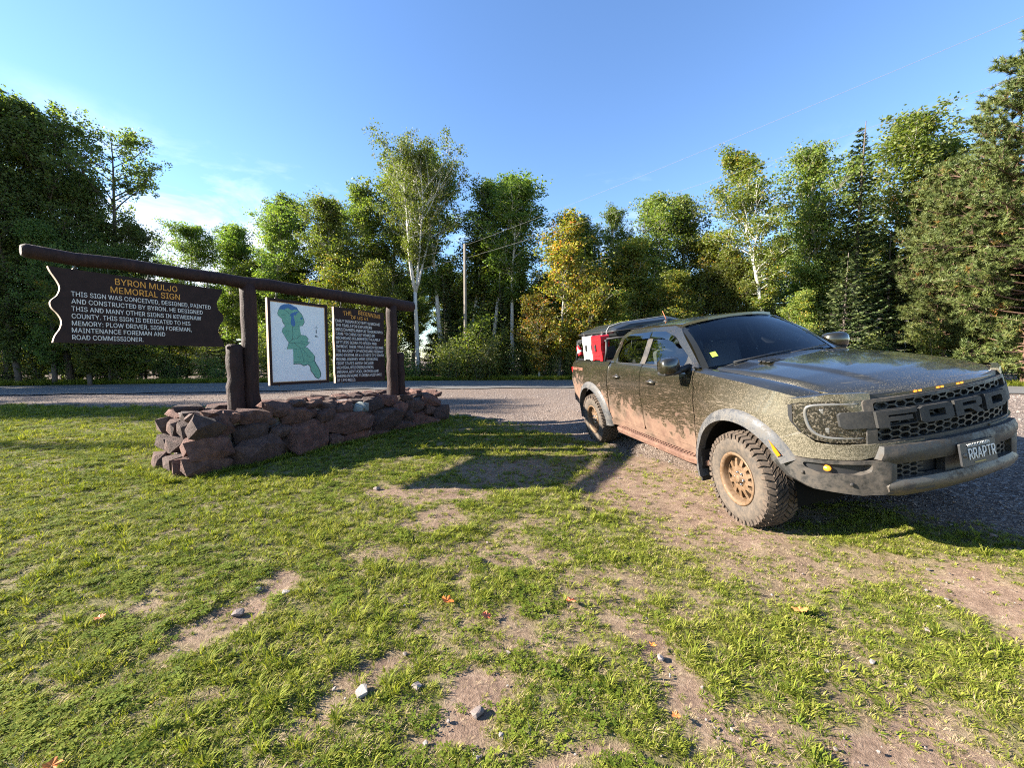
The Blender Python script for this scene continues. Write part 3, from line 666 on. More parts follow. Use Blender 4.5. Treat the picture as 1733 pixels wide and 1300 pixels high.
M_CHROME = simple('dull_chrome', (0.45, 0.44, 0.42), 0.25, metal=1.0)
M_SEAT = simple('dark_seat_cloth', (0.10, 0.102, 0.105), 0.8)
M_DASH = simple('dark_dash_plastic', (0.045, 0.047, 0.05), 0.6)
M_RED = simple('red_can_plastic', (0.40, 0.010, 0.014), 0.35, var=0.12, vscale=10)
M_WCAN = simple('white_can_plastic', (0.52, 0.51, 0.48), 0.4, var=0.08, vscale=10)
M_BOX = simple('glossy_black_box_shell', (0.014, 0.016, 0.017), 0.22)
M_LENSW = simple('lamp_reflector', (0.15, 0.145, 0.135), 0.3, metal=0.4)
def emis(name, col, st, base):
    m, nt, b = mat_new(name); b.inputs['Base Color'].default_value = (*base, 1); b.inputs['Emission Color'].default_value = (*col, 1); b.inputs['Emission Strength'].default_value = st; b.inputs['Roughness'].default_value = 0.3; return m
M_AMBER = emis('lit_amber_lamp', (1.0, 0.36, 0.03), 0.35, (0.45, 0.13, 0.01))
M_AMBERR = simple('amber_reflector', (0.60, 0.14, 0.006), 0.3)
def glass(name, tint, refl=1.0, dirt=0.0):
    m = bpy.data.materials.new(name); m.use_nodes = True; nt = m.node_tree; nt.nodes.clear()
    o = N(nt, 'ShaderNodeOutputMaterial'); t = N(nt, 'ShaderNodeBsdfTransparent'); t.inputs[0].default_value = (*tint, 1)
    g = N(nt, 'ShaderNodeBsdfGlossy', inp={'Roughness': 0.015}); fr = N(nt, 'ShaderNodeFresnel', inp={'IOR': 1.52})
    mx = N(nt, 'ShaderNodeMixShader'); nt.links.new(math_n(nt, 'MULTIPLY', fr.outputs[0], 1.7 * refl, True), mx.inputs[0]); nt.links.new(t.outputs[0], mx.inputs[1]); nt.links.new(g.outputs[0], mx.inputs[2])
    out = mx.outputs[0]
    if dirt:
        d = N(nt, 'ShaderNodeBsdfDiffuse'); d.inputs[0].default_value = (0.34, 0.29, 0.22, 1); m2 = N(nt, 'ShaderNodeMixShader')
        f = maprange(nt, noise_tex(nt, 70, 4, 0.7), 0.56 - 0.1 * dirt, 0.70 - 0.1 * dirt, 0.06 * dirt, 0.7 * dirt)
        nt.links.new(f, m2.inputs[0]); nt.links.new(out, m2.inputs[1]); nt.links.new(d.outputs[0], m2.inputs[2]); out = m2.outputs[0]
    nt.links.new(out, o.inputs['Surface']); return m
M_WIND = glass('windscreen_glass', (0.88, 0.95, 0.95), 0.7)
M_SIDEG = glass('tinted_side_glass', (0.80, 0.84, 0.84), 1.0)
M_REARG = glass('dark_privacy_glass', (0.42, 0.45, 0.45), 1.1)
M_LENS = glass('headlight_lens', (0.86, 0.86, 0.84), 0.9, 0.5)
M_VISOR = glass('smoked_visor', (0.10, 0.11, 0.13), 1.3)

def inpoly(x, y, P):
    c = False; j = len(P) - 1
    for i in range(len(P)):
        if (P[i][1] > y) != (P[j][1] > y) and x < (P[j][0] - P[i][0]) * (y - P[i][1]) / (P[j][1] - P[i][1]) + P[i][0]: c = not c
        j = i
    return c
def dens(P, step):
    out = []
    for i in range(len(P)):
        a, b_ = Vector(P[i]), Vector(P[(i + 1) % len(P)]); n = max(1, int((b_ - a).length / step))
        out += [tuple(a.lerp(b_, k / n)) for k in range(n)]
    return out
def rounded(P, r, n=4):
    """round every corner of a polygon by radius r"""
    out = []
    for i in range(len(P)):
        a, b_, c = Vector(P[i - 1]), Vector(P[i]), Vector(P[(i + 1) % len(P)])
        d1, d2 = (a - b_), (c - b_); q = min(r, d1.length * 0.45, d2.length * 0.45); p1 = b_ + d1.normalized() * q; p2 = b_ + d2.normalized() * q
        for k in range(n + 1):
            t = k / n; out.append(tuple(p1 * (1 - t) ** 2 + b_ * 2 * t * (1 - t) + p2 * t * t))
    return out
def panel_data(outline, fn, grid=0.06, holes=(), lip=0.02, inn=(0, 0, 0), step=None, mb=None, mi=0, lip_holes=True):
    """curved sheet: polygon in (a,b), mapped by fn; edges turned in along inn by lip"""
    mb = mb or MB(); step = step or grid
    loops = [dens(outline, step)] + [dens(h, step) for h in holes]
    pts, ed = [], []
    for lp in loops:
        b0 = len(pts); pts += [Vector(p[:2]) for p in lp]; ed += [(b0 + i, b0 + (i + 1) % len(lp)) for i in range(len(lp))]
    xs = [p[0] for p in loops[0]]; ys = [p[1] for p in loops[0]]
    nb = np.array([(p[0], p[1]) for p in pts])
    for gx_ in np.arange(min(xs) + grid / 2, max(xs), grid):
        for gy_ in np.arange(min(ys) + grid / 2, max(ys), grid):
            if inpoly(gx_, gy_, loops[0]) and not any(inpoly(gx_, gy_, h) for h in loops[1:]) and np.min(np.hypot(nb[:, 0] - gx_, nb[:, 1] - gy_)) > grid * 0.4: pts.append(Vector((gx_, gy_)))
    r = delaunay_2d_cdt(pts, ed, [], 1, 1e-7)
    F = []
    for f in r[2]:
        c = sum((r[0][i] for i in f), Vector((0, 0))) / len(f)
        if inpoly(c.x, c.y, loops[0]) and not any(inpoly(c.x, c.y, h) for h in loops[1:]): F.append(tuple(f))
    mb.add([fn(p[0], p[1]) for p in r[0]], F, mi, True)
    if lip:
        iv = Vector(inn) * lip
        for li, lp in enumerate(loops):
            Q = [Vector(fn(*p[:2])) for p in lp]; n = len(Q)
            mb.add(Q + [q + iv for q in Q], [(i, (i + 1) % n, n + (i + 1) % n, n + i) for i in range(n)], mi, False)
    return mb
def panel(name, outline, fn, mat, parent, **kw):
    return panel_data(outline, fn, **kw).build(name, mat, parent)

WB = 3.27; AZ = 0.43
truck = empty('pickup_truck', T_LOC)
truck.rotation_mode = 'QUATERNION'; truck.rotation_quaternion = T_M.to_quaternion()
tag(truck, 'mud-splashed dark olive crew-cab pickup truck parked on the lawn edge', 'pickup truck')

_wz = [0.40, 0.50, 0.60, 0.75, 0.90, 1.02, 1.10, 1.18, 1.27, 1.34, 1.385, 1.41, 1.60, 1.74, 1.82, 1.90]
_ww = [0.885, 0.905, 0.920, 0.932, 0.942, 0.955, 0.950, 0.938, 0.925, 0.905, 0.868, 0.845, 0.755, 0.690, 0.630, 0.53]
_pc = np.polyfit
def side_w(x, z):
    """half width of the body"""
    zz = np.array([z - 0.03, z, z + 0.03]); w = float(np.interp(zz, _wz, _ww).mean())
    if z < 1.42:
        if x > 0.2: w -= 0.62 * max(0.0, x - 0.2) ** 2.6
        if x < -3.9: w -= 0.18 * (-3.9 - x) ** 2
        for ax_ in (0.0, -WB):
            r = math.hypot(x - ax_, z - AZ); w += 0.045 * math.exp(-((r - 0.55) / 0.20) ** 2) * (1 if z < 1.2 else max(0, 1 - (z - 1.2) / 0.12))
        # scoop behind the front arch
        if -0.95 < x < -0.35 and z < 1.2: w -= 0.018 * math.sin(PI * (x + 0.95) / 0.6)
        if x < -2.64: w += 0.012
    else:
        if x > -1.2: w -= 0.02 * max(0, (x + 1.2) / 0.8)
        if x < -2.3: w -= 0.10 * (-2.3 - x) ** 2
    return w
def arc_pts(cx, r, a0, a1, n, cz=AZ): return [(cx + r * math.cos(a0 + (a1 - a0) * k / n), cz + r * math.sin(a0 + (a1 - a0) * k / n)) for k in range(n + 1)]
FE = lambda x: float(np.interp(x, [-0.7, -0.3, 0.1, 0.4, 0.62, 0.75], [1.36, 1.325, 1.29, 1.25, 1.205, 1.19]))     # fender crown edge
def sfn(s): return lambda x, z: Vector((x, s * side_w(x, z), z))
RA = 0.545
for s in (-1, 1):
    inn = (0, -s, 0); f = sfn(s)
    # front fender side: crown edge to arch
    top = [(x, FE(x)) for x in np.linspace(-0.63, 0.63, 12)]
    ar = arc_pts(0, RA, R(38), R(176), 16)
    out = top + [(0.60, 1.06), (0.59, 0.93), (0.555, 0.83), (0.50, 0.80)] + ar + [(-0.628, 0.47)]
    panel('front_fender', out, f, M_PAINT, truck, grid=0.05, inn=inn, lip=0.05)
    # fender shelf beside the hood
    def shelf(x, t, s=s):
        yo = side_w(x, FE(x)); yi = min(0.79 - 0.06 * max(0, x), yo - 0.02); y = yo + (yi - yo) * t
        return Vector((x, s * y, FE(x) + 0.030 * math.sin(t * PI / 2)))
    panel('fender_top', [(-0.63, 0), (0.63, 0), (0.60, 1), (-0.63, 1)], shelf, M_PAINT, truck, grid=0.06, inn=(0, 0, -1), lip=0.02)
    # doors below the belt
    def door(name, x0, x1, slant=0.0):
        P = [(x0, 1.385), (x1, 1.385), (x1 - slant, 0.60), (x1 - slant + 0.02, 0.535), (x0 - 0.02, 0.535), (x0, 0.60)]
        d = panel(name, rounded(P, 0.03, 3), f, M_PAINT, truck, grid=0.05, inn=inn, lip=0.025)
        return d
    # x1 is the rear edge (more negative)
    dF = door('door', -0.642, -1.696); dR = door('door', -1.706, -2.640)
    for d, hx, hz in ((dF, -1.43, 1.19), (dR, -2.36, 1.20)):
        y = side_w(hx, hz); mb = MB()
        mb.tube([(hx + 0.105, s * (y - 0.004), hz), (hx + 0.09, s * (y + 0.022), hz), (hx, s * (y + 0.036), hz + 0.002), (hx - 0.09, s * (y + 0.026), hz), (hx - 0.11, s * (y - 0.004), hz)], [0.010, 0.017, 0.019, 0.017, 0.010], 8)
        mb.build('handle', M_PAINT, d)
        mb = MB(); mb.lathe([(0.001, 0.003), (0.036, 0.002), (0.042, 0.0)], 16, 'Y', (0, 0, 0)); mb.v = [(hx + v[0] * 1.4, s * (y + v[1] - 0.001), hz - 0.005 + v[2]) for v in mb.v]; mb.build('handle_recess', M_BLACK, d)
    # rocker sill
    panel('rocker_panel', [(-0.60, 0.530), (-2.66, 0.530), (-2.66, 0.44), (-0.56, 0.44)], f, M_PAINT, truck, grid=0.08, inn=inn, lip=0.1)
    # upper cab side (pillars and roof rail) with one window aperture
    outU = [(-0.60, 1.390), (-1.14, 1.795), (-1.35, 1.845), (-1.7, 1.858), (-2.2, 1.850), (-2.46, 1.815), (-2.56, 1.74), (-2.64, 1.45), (-2.64, 1.390)]
    ap = rounded([(-0.70, 1.398), (-0.80, 1.47), (-1.20, 1.705), (-1.42, 1.765), (-1.80, 1.778), (-2.30, 1.762), (-2.45, 1.70), (-2.50, 1.50), (-2.47, 1.43), (-2.40, 1.398)], 0.03, 3)
    panel('cab_side', outU, f, M_PAINT, truck, grid=0.06, holes=[ap], inn=inn, lip=0.03)
    fi = lambda x, z, s=s: Vector((x, s * (side_w(x, z) - 0.012), z))
    fw = [(-0.86, 1.393), (-0.83, 1.48), (-1.21, 1.69), (-1.42, 1.748), (-1.672, 1.757), (-1.672, 1.393)]
    rw = [(-1.795, 1.393), (-1.795, 1.758), (-2.28, 1.745), (-2.42, 1.69), (-2.470, 1.50), (-2.445, 1.435), (-2.39, 1.393)]
    fw_o = panel('door_window', rounded(fw, 0.025, 3), fi, M_SIDEG, truck, grid=0.09, lip=0)
    panel('door_window', rounded(rw, 0.03, 3), fi, M_REARG, truck, grid=0.09, lip=0)
    fb = lambda x, z, s=s: Vector((x, s * (side_w(x, z) - 0.006), z))
    panel('window_pillar', [(-1.672, 1.39), (-1.672, 1.78), (-1.795, 1.78), (-1.795, 1.39)], fb, M_BUMP, truck, grid=0.08, inn=inn, lip=0.03)
    panel('quarter_trim', [(-0.70, 1.39), (-0.80, 1.475), (-0.86, 1.50), (-0.865, 1.39)], fb, M_BLACK, truck, grid=0.05, inn=inn, lip=0.02)
    # belt moulding and smoked visors
    mb = MB(); mb.tube([(x, s * (side_w(x, 1.388) - 0.004), 1.390) for x in np.linspace(-0.66, -2.46, 14)], 0.010, 6); mb.build('belt_moulding', M_BLACK, truck)
    fv = lambda x, z, s=s: Vector((x, s * (side_w(x, z) + 0.016 - 0.25 * max(0, 1.74 - z) ** 1.2), z))
    panel('window_visor', [(-0.80, 1.465), (-0.86, 1.46), (-1.21, 1.655), (-1.42, 1.705), (-1.728, 1.712), (-1.728, 1.792), (-1.42, 1.782), (-1.20, 1.722)], fv, M_VISOR, truck, grid=0.05, inn=inn, lip=0.004)
    panel('window_visor', [(-1.738, 1.712), (-2.24, 1.702), (-2.38, 1.66), (-2.43, 1.60), (-2.475, 1.62), (-2.45, 1.715), (-2.30, 1.778), (-1.738, 1.792)], fv, M_VISOR, truck, grid=0.05, inn=inn, lip=0.004)
    # bed side
    arR = arc_pts(-WB, RA, R(8), R(172), 16)
    bed = [(-2.662, 1.400), (-2.9, 1.395), (-4.21, 1.390), (-4.25, 1.34), (-4.25, 0.95), (-4.20, 0.60), (-3.86, 0.55)] + arR[::-1] + [(-2.70, 0.48), (-2.662, 0.50)]
    bs = panel('bed_side', bed, f, M_PAINT, truck, grid=0.05, inn=inn, lip=0.06)
    mb = MB()
    for i in range(12):
        x0, x1 = -2.67 - i * 0.128, -2.67 - (i + 1) * 0.128; y0, y1 = side_w(x0, 1.39), side_w(x1, 1.39)
        mb.add([(x0, s * (y0 - 0.004), 1.401), (x1, s * (y1 - 0.004), 1.401), (x1, s * (y1 - 0.085), 1.418), (x0, s * (y0 - 0.085), 1.418), (x1, s * (y1 - 0.12), 1.0), (x0, s * (y0 - 0.12), 1.0)], [(0, 1, 2, 3), (3, 2, 4, 5)], 0, False)
    mb.build('bed_rail_cap', M_BLACK, bs)
    # wheel arch flares
    for ax_, a0, a1 in ((0.0, R(30), R(196)), (-WB, R(-2), R(186))):
        mb = MB(); n = 30; K = 7
        V_, F_ = [], []
        for i in range(n + 1):
            a = a0 + (a1 - a0) * i / n; wdt = 0.105 + 0.012 * math.sin(a * 2)
            for k in range(K):
                t = k / (K - 1); r = 0.535 + wdt * t; x = ax_ + r * math.cos(a) * 1.0; z = AZ + r * math.sin(a)
                y = side_w(x, max(z, 0.42)); lift = 0.004 + 0.042 * (1 - t) ** 0.6 if t < 1 else -0.004
                y = max(y + lift, (1.006 - 0.05 * t)) if t < 0.999 else y - 0.004
                if x > ax_ + 0.30 and ax_ == 0: y -= 0.42 * max(0, x - 0.32) ** 2
                V_.append((x, s * y, z))
        for i in range(n):
            for k in range(K - 1): F_.append((i * K + k, i * K + k + 1, (i + 1) * K + k + 1, (i + 1) * K + k))
        mb.add(V_, F_, 0, True)
        # inner return of the flare
        V2 = [V_[i * K] for i in range(n + 1)] + [(V_[i * K][0], s * (abs(V_[i * K][1]) - 0.10), V_[i * K][2]) for i in range(n + 1)]
        mb.add(V2, [(i, i + 1, n + 2 + i, n + 1 + i) for i in range(n)], 0, True)
        fl = mb.build('wheel_arch_flare', M_FLARE, truck)
        # liner (dark, closes the arch)
        mb = MB(); ap_ = arc_pts(ax_, 0.53, R(-8), R(188), 18)
        V3 = [(p[0], s * 0.93, p[1]) for p in ap_] + [(p[0], s * 0.50, p[1]) for p in ap_]; m_ = len(ap_)
        mb.add(V3, [(i, i + 1, m_ + i + 1, m_ + i) for i in range(m_ - 1)], 0, True)
        mb.add([(p[0], s * 0.50, p[1]) for p in ap_], [tuple(range(m_))]); mb.build('arch_liner', M_UNDER, truck)
        if ax_ == 0.0:
            mb = MB(); q = []
            for a in np.linspace(R(36), R(52), 7):
                for r in (0.548, 0.582):
                    x = r * math.cos(a); z = AZ + r * math.sin(a); q.append((x, s * (1.012 - 0.42 * max(0, x - 0.32) ** 2), z))
            mb.add(q, [(2 * i, 2 * i + 1, 2 * i + 3, 2 * i + 2) for i in range(6)]); b0 = mb.v[:]
            mb.add([(v[0], v[1] - s * 0.02, v[2]) for v in b0], [(2 * i, 2 * i + 2, 2 * i + 3, 2 * i + 1) for i in range(6)]); mb.build('side_reflector', M_AMBERR, fl)
    # mud flap behind the front wheel
    MB().box((-0.535, s * 0.86, 0.40), (0.02, 0.22, 0.36), (0, R(4), 0)).build('mud_flap', M_BLACK, truck, bevel=0.004)
    # running board
    sb = [(0.86, 0.455), (0.985, 0.450), (1.005, 0.435), (1.0, 0.385), (0.97, 0.365), (0.86, 0.38)]
    mb = MB(); xs_ = [-0.50, -0.56, -0.70, -1.5, -2.30, -2.42, -2.47]; sc_ = [0.30, 0.75, 1, 1, 1, 0.8, 0.35]; V_ = []
    for x, k in zip(xs_, sc_):
        for (y, z) in sb: V_.append((x, s * (0.86 + (y - 0.86) * k), 0.41 + (z - 0.41) * (0.7 + 0.3 * k)))
    m_ = len(sb)
    mb.add(V_, [(i * m_ + k, i * m_ + (k + 1) % m_, (i + 1) * m_ + (k + 1) % m_, (i + 1) * m_ + k) for i in range(len(xs_) - 1) for k in range(m_)] + [tuple(range(m_)), tuple(range((len(xs_) - 1) * m_, len(xs_) * m_))])
    rb = mb.build('running_board', M_STEP, truck, bevel=0.006)
    mb = MB()
    for i in range(30):
        for j in range(3):
            mb.box((-0.68 - i * 0.056 - (j % 2) * 0.02, s * (0.885 + j * 0.036), 0.458), (0.030, 0.016, 0.008))
    o = mb.build('step_tread', M_STEP, rb); o['kind'] = 'stuff'
    MB().box((-1.55, s * 0.80, 0.43), (1.9, 0.06, 0.10)).build('chassis_rail', M_BLACK, truck)
    # door mirror
    mir = MB(); prof = []
    cx, cy_, cz_ = -0.80, s * 1.07, 1.430
    V_ = []; n1_, n2_ = 14, 9
    for i in range(n2_):
        v = -PI / 2 + PI * i / (n2_ - 1)
        for k in range(n1_):
            u = 2 * PI * k / n1_
            sx_, sy_, sz_ = math.cos(v) * math.cos(u), math.cos(v) * math.sin(u), math.sin(v)
            g = lambda c, e: math.copysign(abs(c) ** e, c)
            V_.append((cx + 0.095 * g(sx_, 0.7) + 0.03 * sy_ * s, cy_ + 0.120 * g(sy_, 0.6), cz_ + 0.095 * g(sz_, 0.62)))
    mir.add(V_, [(i * n1_ + k, i * n1_ + (k + 1) % n1_, (i + 1) * n1_ + (k + 1) % n1_, (i + 1) * n1_ + k) for i in range(n2_ - 1) for k in range(n1_)], 0, True)
    mo = mir.build('door_mirror', M_PAINT, truck)
    MB().tube([(-0.76, s * 0.84, 1.395), (-0.79, s * 0.93, 1.372), (-0.80, s * 1.02, 1.36)], [0.035, 0.036, 0.040], 10).build('mirror_arm', M_BLACK, mo)
    mb = MB(); mb.box((cx, cy_, cz_ - 0.072), (0.15, 0.20, 0.045)); mb.build('mirror_base', M_BLACK, mo, bevel=0.015)
    MB().add([(cx - 0.094, cy_ - 0.08, cz_ - 0.05), (cx - 0.094, cy_ + 0.08, cz_ - 0.05), (cx - 0.094, cy_ + 0.08, cz_ + 0.055), (cx - 0.094, cy_ - 0.08, cz_ + 0.055)], [(0, 1, 2, 3)]).build('mirror_glass', M_CHROME, mo)
text_me = None

# ---- hood, cowl, windscreen, roof
def hood_z(x, y):
    a = abs(y)
    z = float(np.interp(x, [-0.55, -0.2, 0.1, 0.4, 0.62, 0.76, 0.85, 0.90, 0.925], [1.415, 1.40, 1.378, 1.345, 1.308, 1.276, 1.248, 1.216, 1.19]))
    z -= 0.040 * (a / 0.8) ** 2
    t = max(0.0, min(1.0, (0.44 + 0.04 * -x - a) / 0.05)); z += 0.014 * t * t * (3 - 2 * t) * max(0, min(1, (0.82 - x) / 0.2))
    edge = 0.735 - 0.05 * max(0, x); t = max(0.0, (a - edge) / 0.04); z -= 0.046 * min(t, 1.4) * max(0.0, min(1, (0.74 - x) / 0.25))
    return z
def hood_x(x, y): return x - 0.16 * (abs(y) / 0.8) ** 2.4 * max(0, (x + 0.3) / 1.2)
hoodP = [(-0.50, -0.783), (-0.2, -0.783), (0.2, -0.770), (0.55, -0.755), (0.78, -0.742), (0.862, -0.715), (0.886, -0.64), (0.894, -0.3), (0.894, 0.3), (0.886, 0.64), (0.862, 0.715), (0.78, 0.742), (0.55, 0.755), (0.2, 0.770), (-0.2, 0.783), (-0.50, 0.783), (-0.44, 0.5), (-0.40, 0.0), (-0.44, -0.5)]
hood = panel('hood', hoodP, lambda x, y: Vector((hood_x(x, y), y, hood_z(x, y))), M_PAINT, truck, grid=0.028, inn=(0, 0, -1), lip=0.03)
for s in (-1, 1):      # hood vents
    mb = MB()
    for k in range(3): mb.box((-0.27 + k * 0.05, s * 0.36, hood_z(-0.27 + k * 0.05, 0.36) + 0.000), (0.038, 0.17, 0.010), (0, R(-4), 0))
    o = mb.build('hood_vent', M_BLACK, hood); o['kind'] = 'stuff'
cow = [(-0.60, -0.80), (-0.50, -0.785), (-0.44, -0.5), (-0.40, 0), (-0.44, 0.5), (-0.50, 0.785), (-0.60, 0.80), (-0.62, 0.4), (-0.60, 0), (-0.62, -0.4)]
panel('cowl', cow, lambda x, y: Vector((x, y, 1.362 - 0.03 * abs(y))), M_BLACK, truck, grid=0.1, lip=0)
def wind(u, v):
    """u across -1..1, v 0 base .. 1 top"""
    y0, y1 = 0.795 * u, 0.605 * u; y = y0 + (y1 - y0) * v
    x0 = -0.46 - 0.13 * u * u; x1 = -1.13 - 0.055 * u * u; z0 = 1.400 - 0.015 * u * u; z1 = 1.862 - 0.052 * u * u
    b_ = 0.030 * math.sin(PI * v)
    return Vector((x0 + (x1 - x0) * v + b_ * 0.5, y, z0 + (z1 - z0) * v + b_))
ws = panel('windscreen', [(-0.98, 0), (0.98, 0), (0.98, 1), (-0.98, 1)], wind, M_WIND, truck, grid=0.12, lip=0)
for a0, b0, a1, b1 in ((-1.045, -0.02, -0.965, 1.01), (0.965, -0.02, 1.045, 1.01)):
    panel('screen_surround', [(a0, b0), (a1, b0), (a1, b1), (a0, b1)], lambda u, v: wind(u, v) + Vector((0.004, 0, 0.004)), M_PAINT, truck, grid=0.1, lip=0)
mb = MB()
for y0, y1 in ((-0.55, 0.12), (0.08, 0.68)):
    a, c = wind(y0 / 0.8, 0.02), wind(y1 / 0.8, 0.055); mb2 = MB(); mb2.tube([a + Vector((0.05, 0, 0.005)), c + Vector((0.03, 0, 0.012))], 0.010, 6); mb2.build('wiper', M_BLACK, truck)
# green permit sticker inside the lower passenger corner, tax-disc sized
q = [wind(-0.87, 0.15), wind(-0.79, 0.16), wind(-0.795, 0.25), wind(-0.875, 0.24)]
MB().add([p + Vector((0.006, 0, 0.004)) for p in q], [(0, 1, 2, 3)]).build('permit_sticker', simple('lime_sticker', (0.26, 0.38, 0.05), 0.6), truck)
def roof_f(x, y):
    e = 0.63 - 0.10 * max(0, -2.3 - x) ** 2
    return Vector((x, y, 1.838 + 0.062 * (1 - (abs(y) / 0.66) ** 2.6) + 0.012 - 0.035 * ((x + 1.75) / 0.7) ** 2 * 0.8))
roofP = [(-1.13, -0.3), (-1.13, 0.3), (-1.185, 0.60), (-1.35, 0.608), (-1.7, 0.604), (-2.2, 0.600), (-2.46, 0.585), (-2.56, 0.50), (-2.58, 0), (-2.56, -0.50), (-2.46, -0.585), (-2.2, -0.600), (-1.7, -0.604), (-1.35, -0.608), (-1.185, -0.60)]
panel('roof', roofP, roof_f, M_PAINT, truck, grid=0.07, inn=(0, 0, -1), lip=0.03)
rear = lambda y, z: Vector((-2.55 - 0.10 * (1.85 - z) / 0.5 if z > 1.35 else -2.65, y, z))
panel('cab_rear', [(-0.86, 0.60), (0.86, 0.60), (0.86, 1.38), (0.60, 1.82), (-0.60, 1.82), (-0.86, 1.38)], rear, M_PAINT, truck, grid=0.1, holes=[[(-0.62, 1.42), (0.62, 1.42), (0.50, 1.74), (-0.50, 1.74)]], lip=0)
panel('rear_window', [(-0.62, 1.42), (0.62, 1.42), (0.50, 1.74), (-0.50, 1.74)], rear, M_REARG, truck, grid=0.2, lip=0)
# antenna with its worn orange tip
ant = MB(); ant.lathe([(0.05, 0.0), (0.045, 0.02), (0.02, 0.045), (0.008, 0.05)], 12, 'Z', (-2.44, 0, 1.885)); ao = ant.build('antenna', M_BLACK, truck)
MB().tube([(-2.44, 0, 1.93), (-2.52, 0, 2.06)], [0.007, 0.005], 6).build('antenna_mast', simple('rusty_mast', (0.35, 0.11, 0.04), 0.7), ao)

# ---- front end
def xf(y, z):
    a = abs(y); x = float(np.interp(a, [0, .15, .3, .4, .5, .6, .7, .75, .8, .85, .88, .91, .93, .95, .97, .985], [.930, .927, .915, .902, .885, .853, .81, .778, .74, .688, .65, .60, .55, .48, .40, .30]))
    if z > 1.0: x -= 0.16 * (z - 1.0)
    return x
def ff(dx, s=1): return lambda y, z: Vector((xf(y, z) + dx, s * y, z))
BK = (-1, 0, 0)
fascia_back = panel('grille_backing', [(-0.66, 0.86), (0.66, 0.86), (0.66, 1.20), (-0.66, 1.20)], ff(-0.045), M_BLACK, truck, grid=0.08, lip=0)
grille = panel('grille_surround', rounded([(-0.655, 0.860), (0.655, 0.860), (0.655, 1.190), (-0.655, 1.190)], 0.03), ff(0.012), M_BUMP, truck, grid=0.06, holes=[rounded([(-0.60, 0.898), (0.60, 0.898), (0.60, 1.168), (-0.60, 1.168)], 0.02)], inn=BK, lip=0.06)
# honeycomb mesh
def honey(y0, y1, z0, z1, dx, cw, ch, parent, name='honeycomb_mesh'):
    mb = MB(); t = 0.006
    ny = int((y1 - y0) / (cw * 0.75)) + 1; nz = int((z1 - z0) / ch) + 1
    for i in range(ny):
        for j in range(nz):
            cy_ = y0 + i * cw * 0.75; cz_ = z0 + j * ch + (ch / 2 if i % 2 else 0)
            pts = [(cy_ + cw / 2 * c_, cz_ + ch / 2 * s_) for c_, s_ in ((1, 0), (0.5, 1), (-0.5, 1), (-1, 0))]
            for a, b_ in zip(pts[:-1], pts[1:]):
                if not (y0 <= a[0] <= y1 and z0 <= a[1] <= z1 and y0 <= b_[0] <= y1 and z0 <= b_[1] <= z1): continue
                A, B = Vector((xf(*a) + dx, *a)), Vector((xf(*b_) + dx, *b_)); d = (B - A).normalized(); nrm = Vector((1, 0, 0)).cross(d).normalized() * t
                mb.add([A + nrm, A - nrm, B - nrm, B + nrm, A + nrm - Vector((.03, 0, 0)), A - nrm - Vector((.03, 0, 0)), B - nrm - Vector((.03, 0, 0)), B + nrm - Vector((.03, 0, 0))], [(0, 1, 2, 3), (0, 3, 7, 4), (1, 5, 6, 2)])
    o = mb.build(name, M_BLACK_G, parent); o['kind'] = 'stuff'; return o
M_BLACK_G = dusty('dusty_black_mesh', (0.010, 0.010, 0.010), (0.06, 0.055, 0.045), 0.4, 0.45, 30)
honey(-0.60, 0.60, 0.895, 1.172, -0.008, 0.088, 0.044, grille)
# cross bar that carries the letters and runs out into the lamps
bar = panel('grille_bar', [(-0.785, 1.015), (-0.77, 0.998), (0.77, 0.998), (0.785, 1.015), (0.785, 1.095), (0.77, 1.112), (-0.77, 1.112), (-0.785, 1.095)], ff(0.018), M_LETR, truck, grid=0.05, inn=BK, lip=0.07, holes=[rounded([(y0, 1.006), (y1, 1.006), (y1, 1.104), (y0, 1.104)], 0.01, 2) for y0, y1 in ((-0.615, -0.345), (-0.335, -0.065), (-0.055, 0.225), (0.235, 0.52))])
lz0, lz1 = 0.998, 1.108
def L(y0, w, pts): return [(y0 + w * a, lz0 + (lz1 - lz0) * b_) for a, b_ in pts]
lw = 0.262
LET = {'F': ([(0, 0), (.26, 0), (.26, .36), (.86, .36), (.86, .62), (.26, .62), (.26, .74), (1, .74), (1, 1), (0, 1)], []),
       'O': ([(.10, 0), (.90, 0), (1, .14), (1, .86), (.90, 1), (.10, 1), (0, .86), (0, .14)], [(.26, .28), (.74, .28), (.74, .72), (.26, .72)]),
       'R': ([(0, 0), (.26, 0), (.26, .36), (.50, .36), (.72, 0), (1, 0), (.78, .38), (.95, .46), (.98, .86), (.88, 1), (0, 1)], [(.26, .58), (.74, .58), (.74, .78), (.26, .78)]),
       'D': ([(0, 0), (.82, 0), (1, .20), (1, .80), (.82, 1), (0, 1)], [(.26, .26), (.70, .26), (.76, .34), (.76, .66), (.70, .74), (.26, .74)])}
for ch, y0 in zip('FORD', (-0.612, -0.332, -0.052, 0.240)):
    P, H = LET[ch]
    panel('letter', L(y0, lw, P), ff(0.036), M_LETR, bar, grid=0.05, holes=[L(y0, lw, H)] if H else [], inn=BK, lip=0.045)
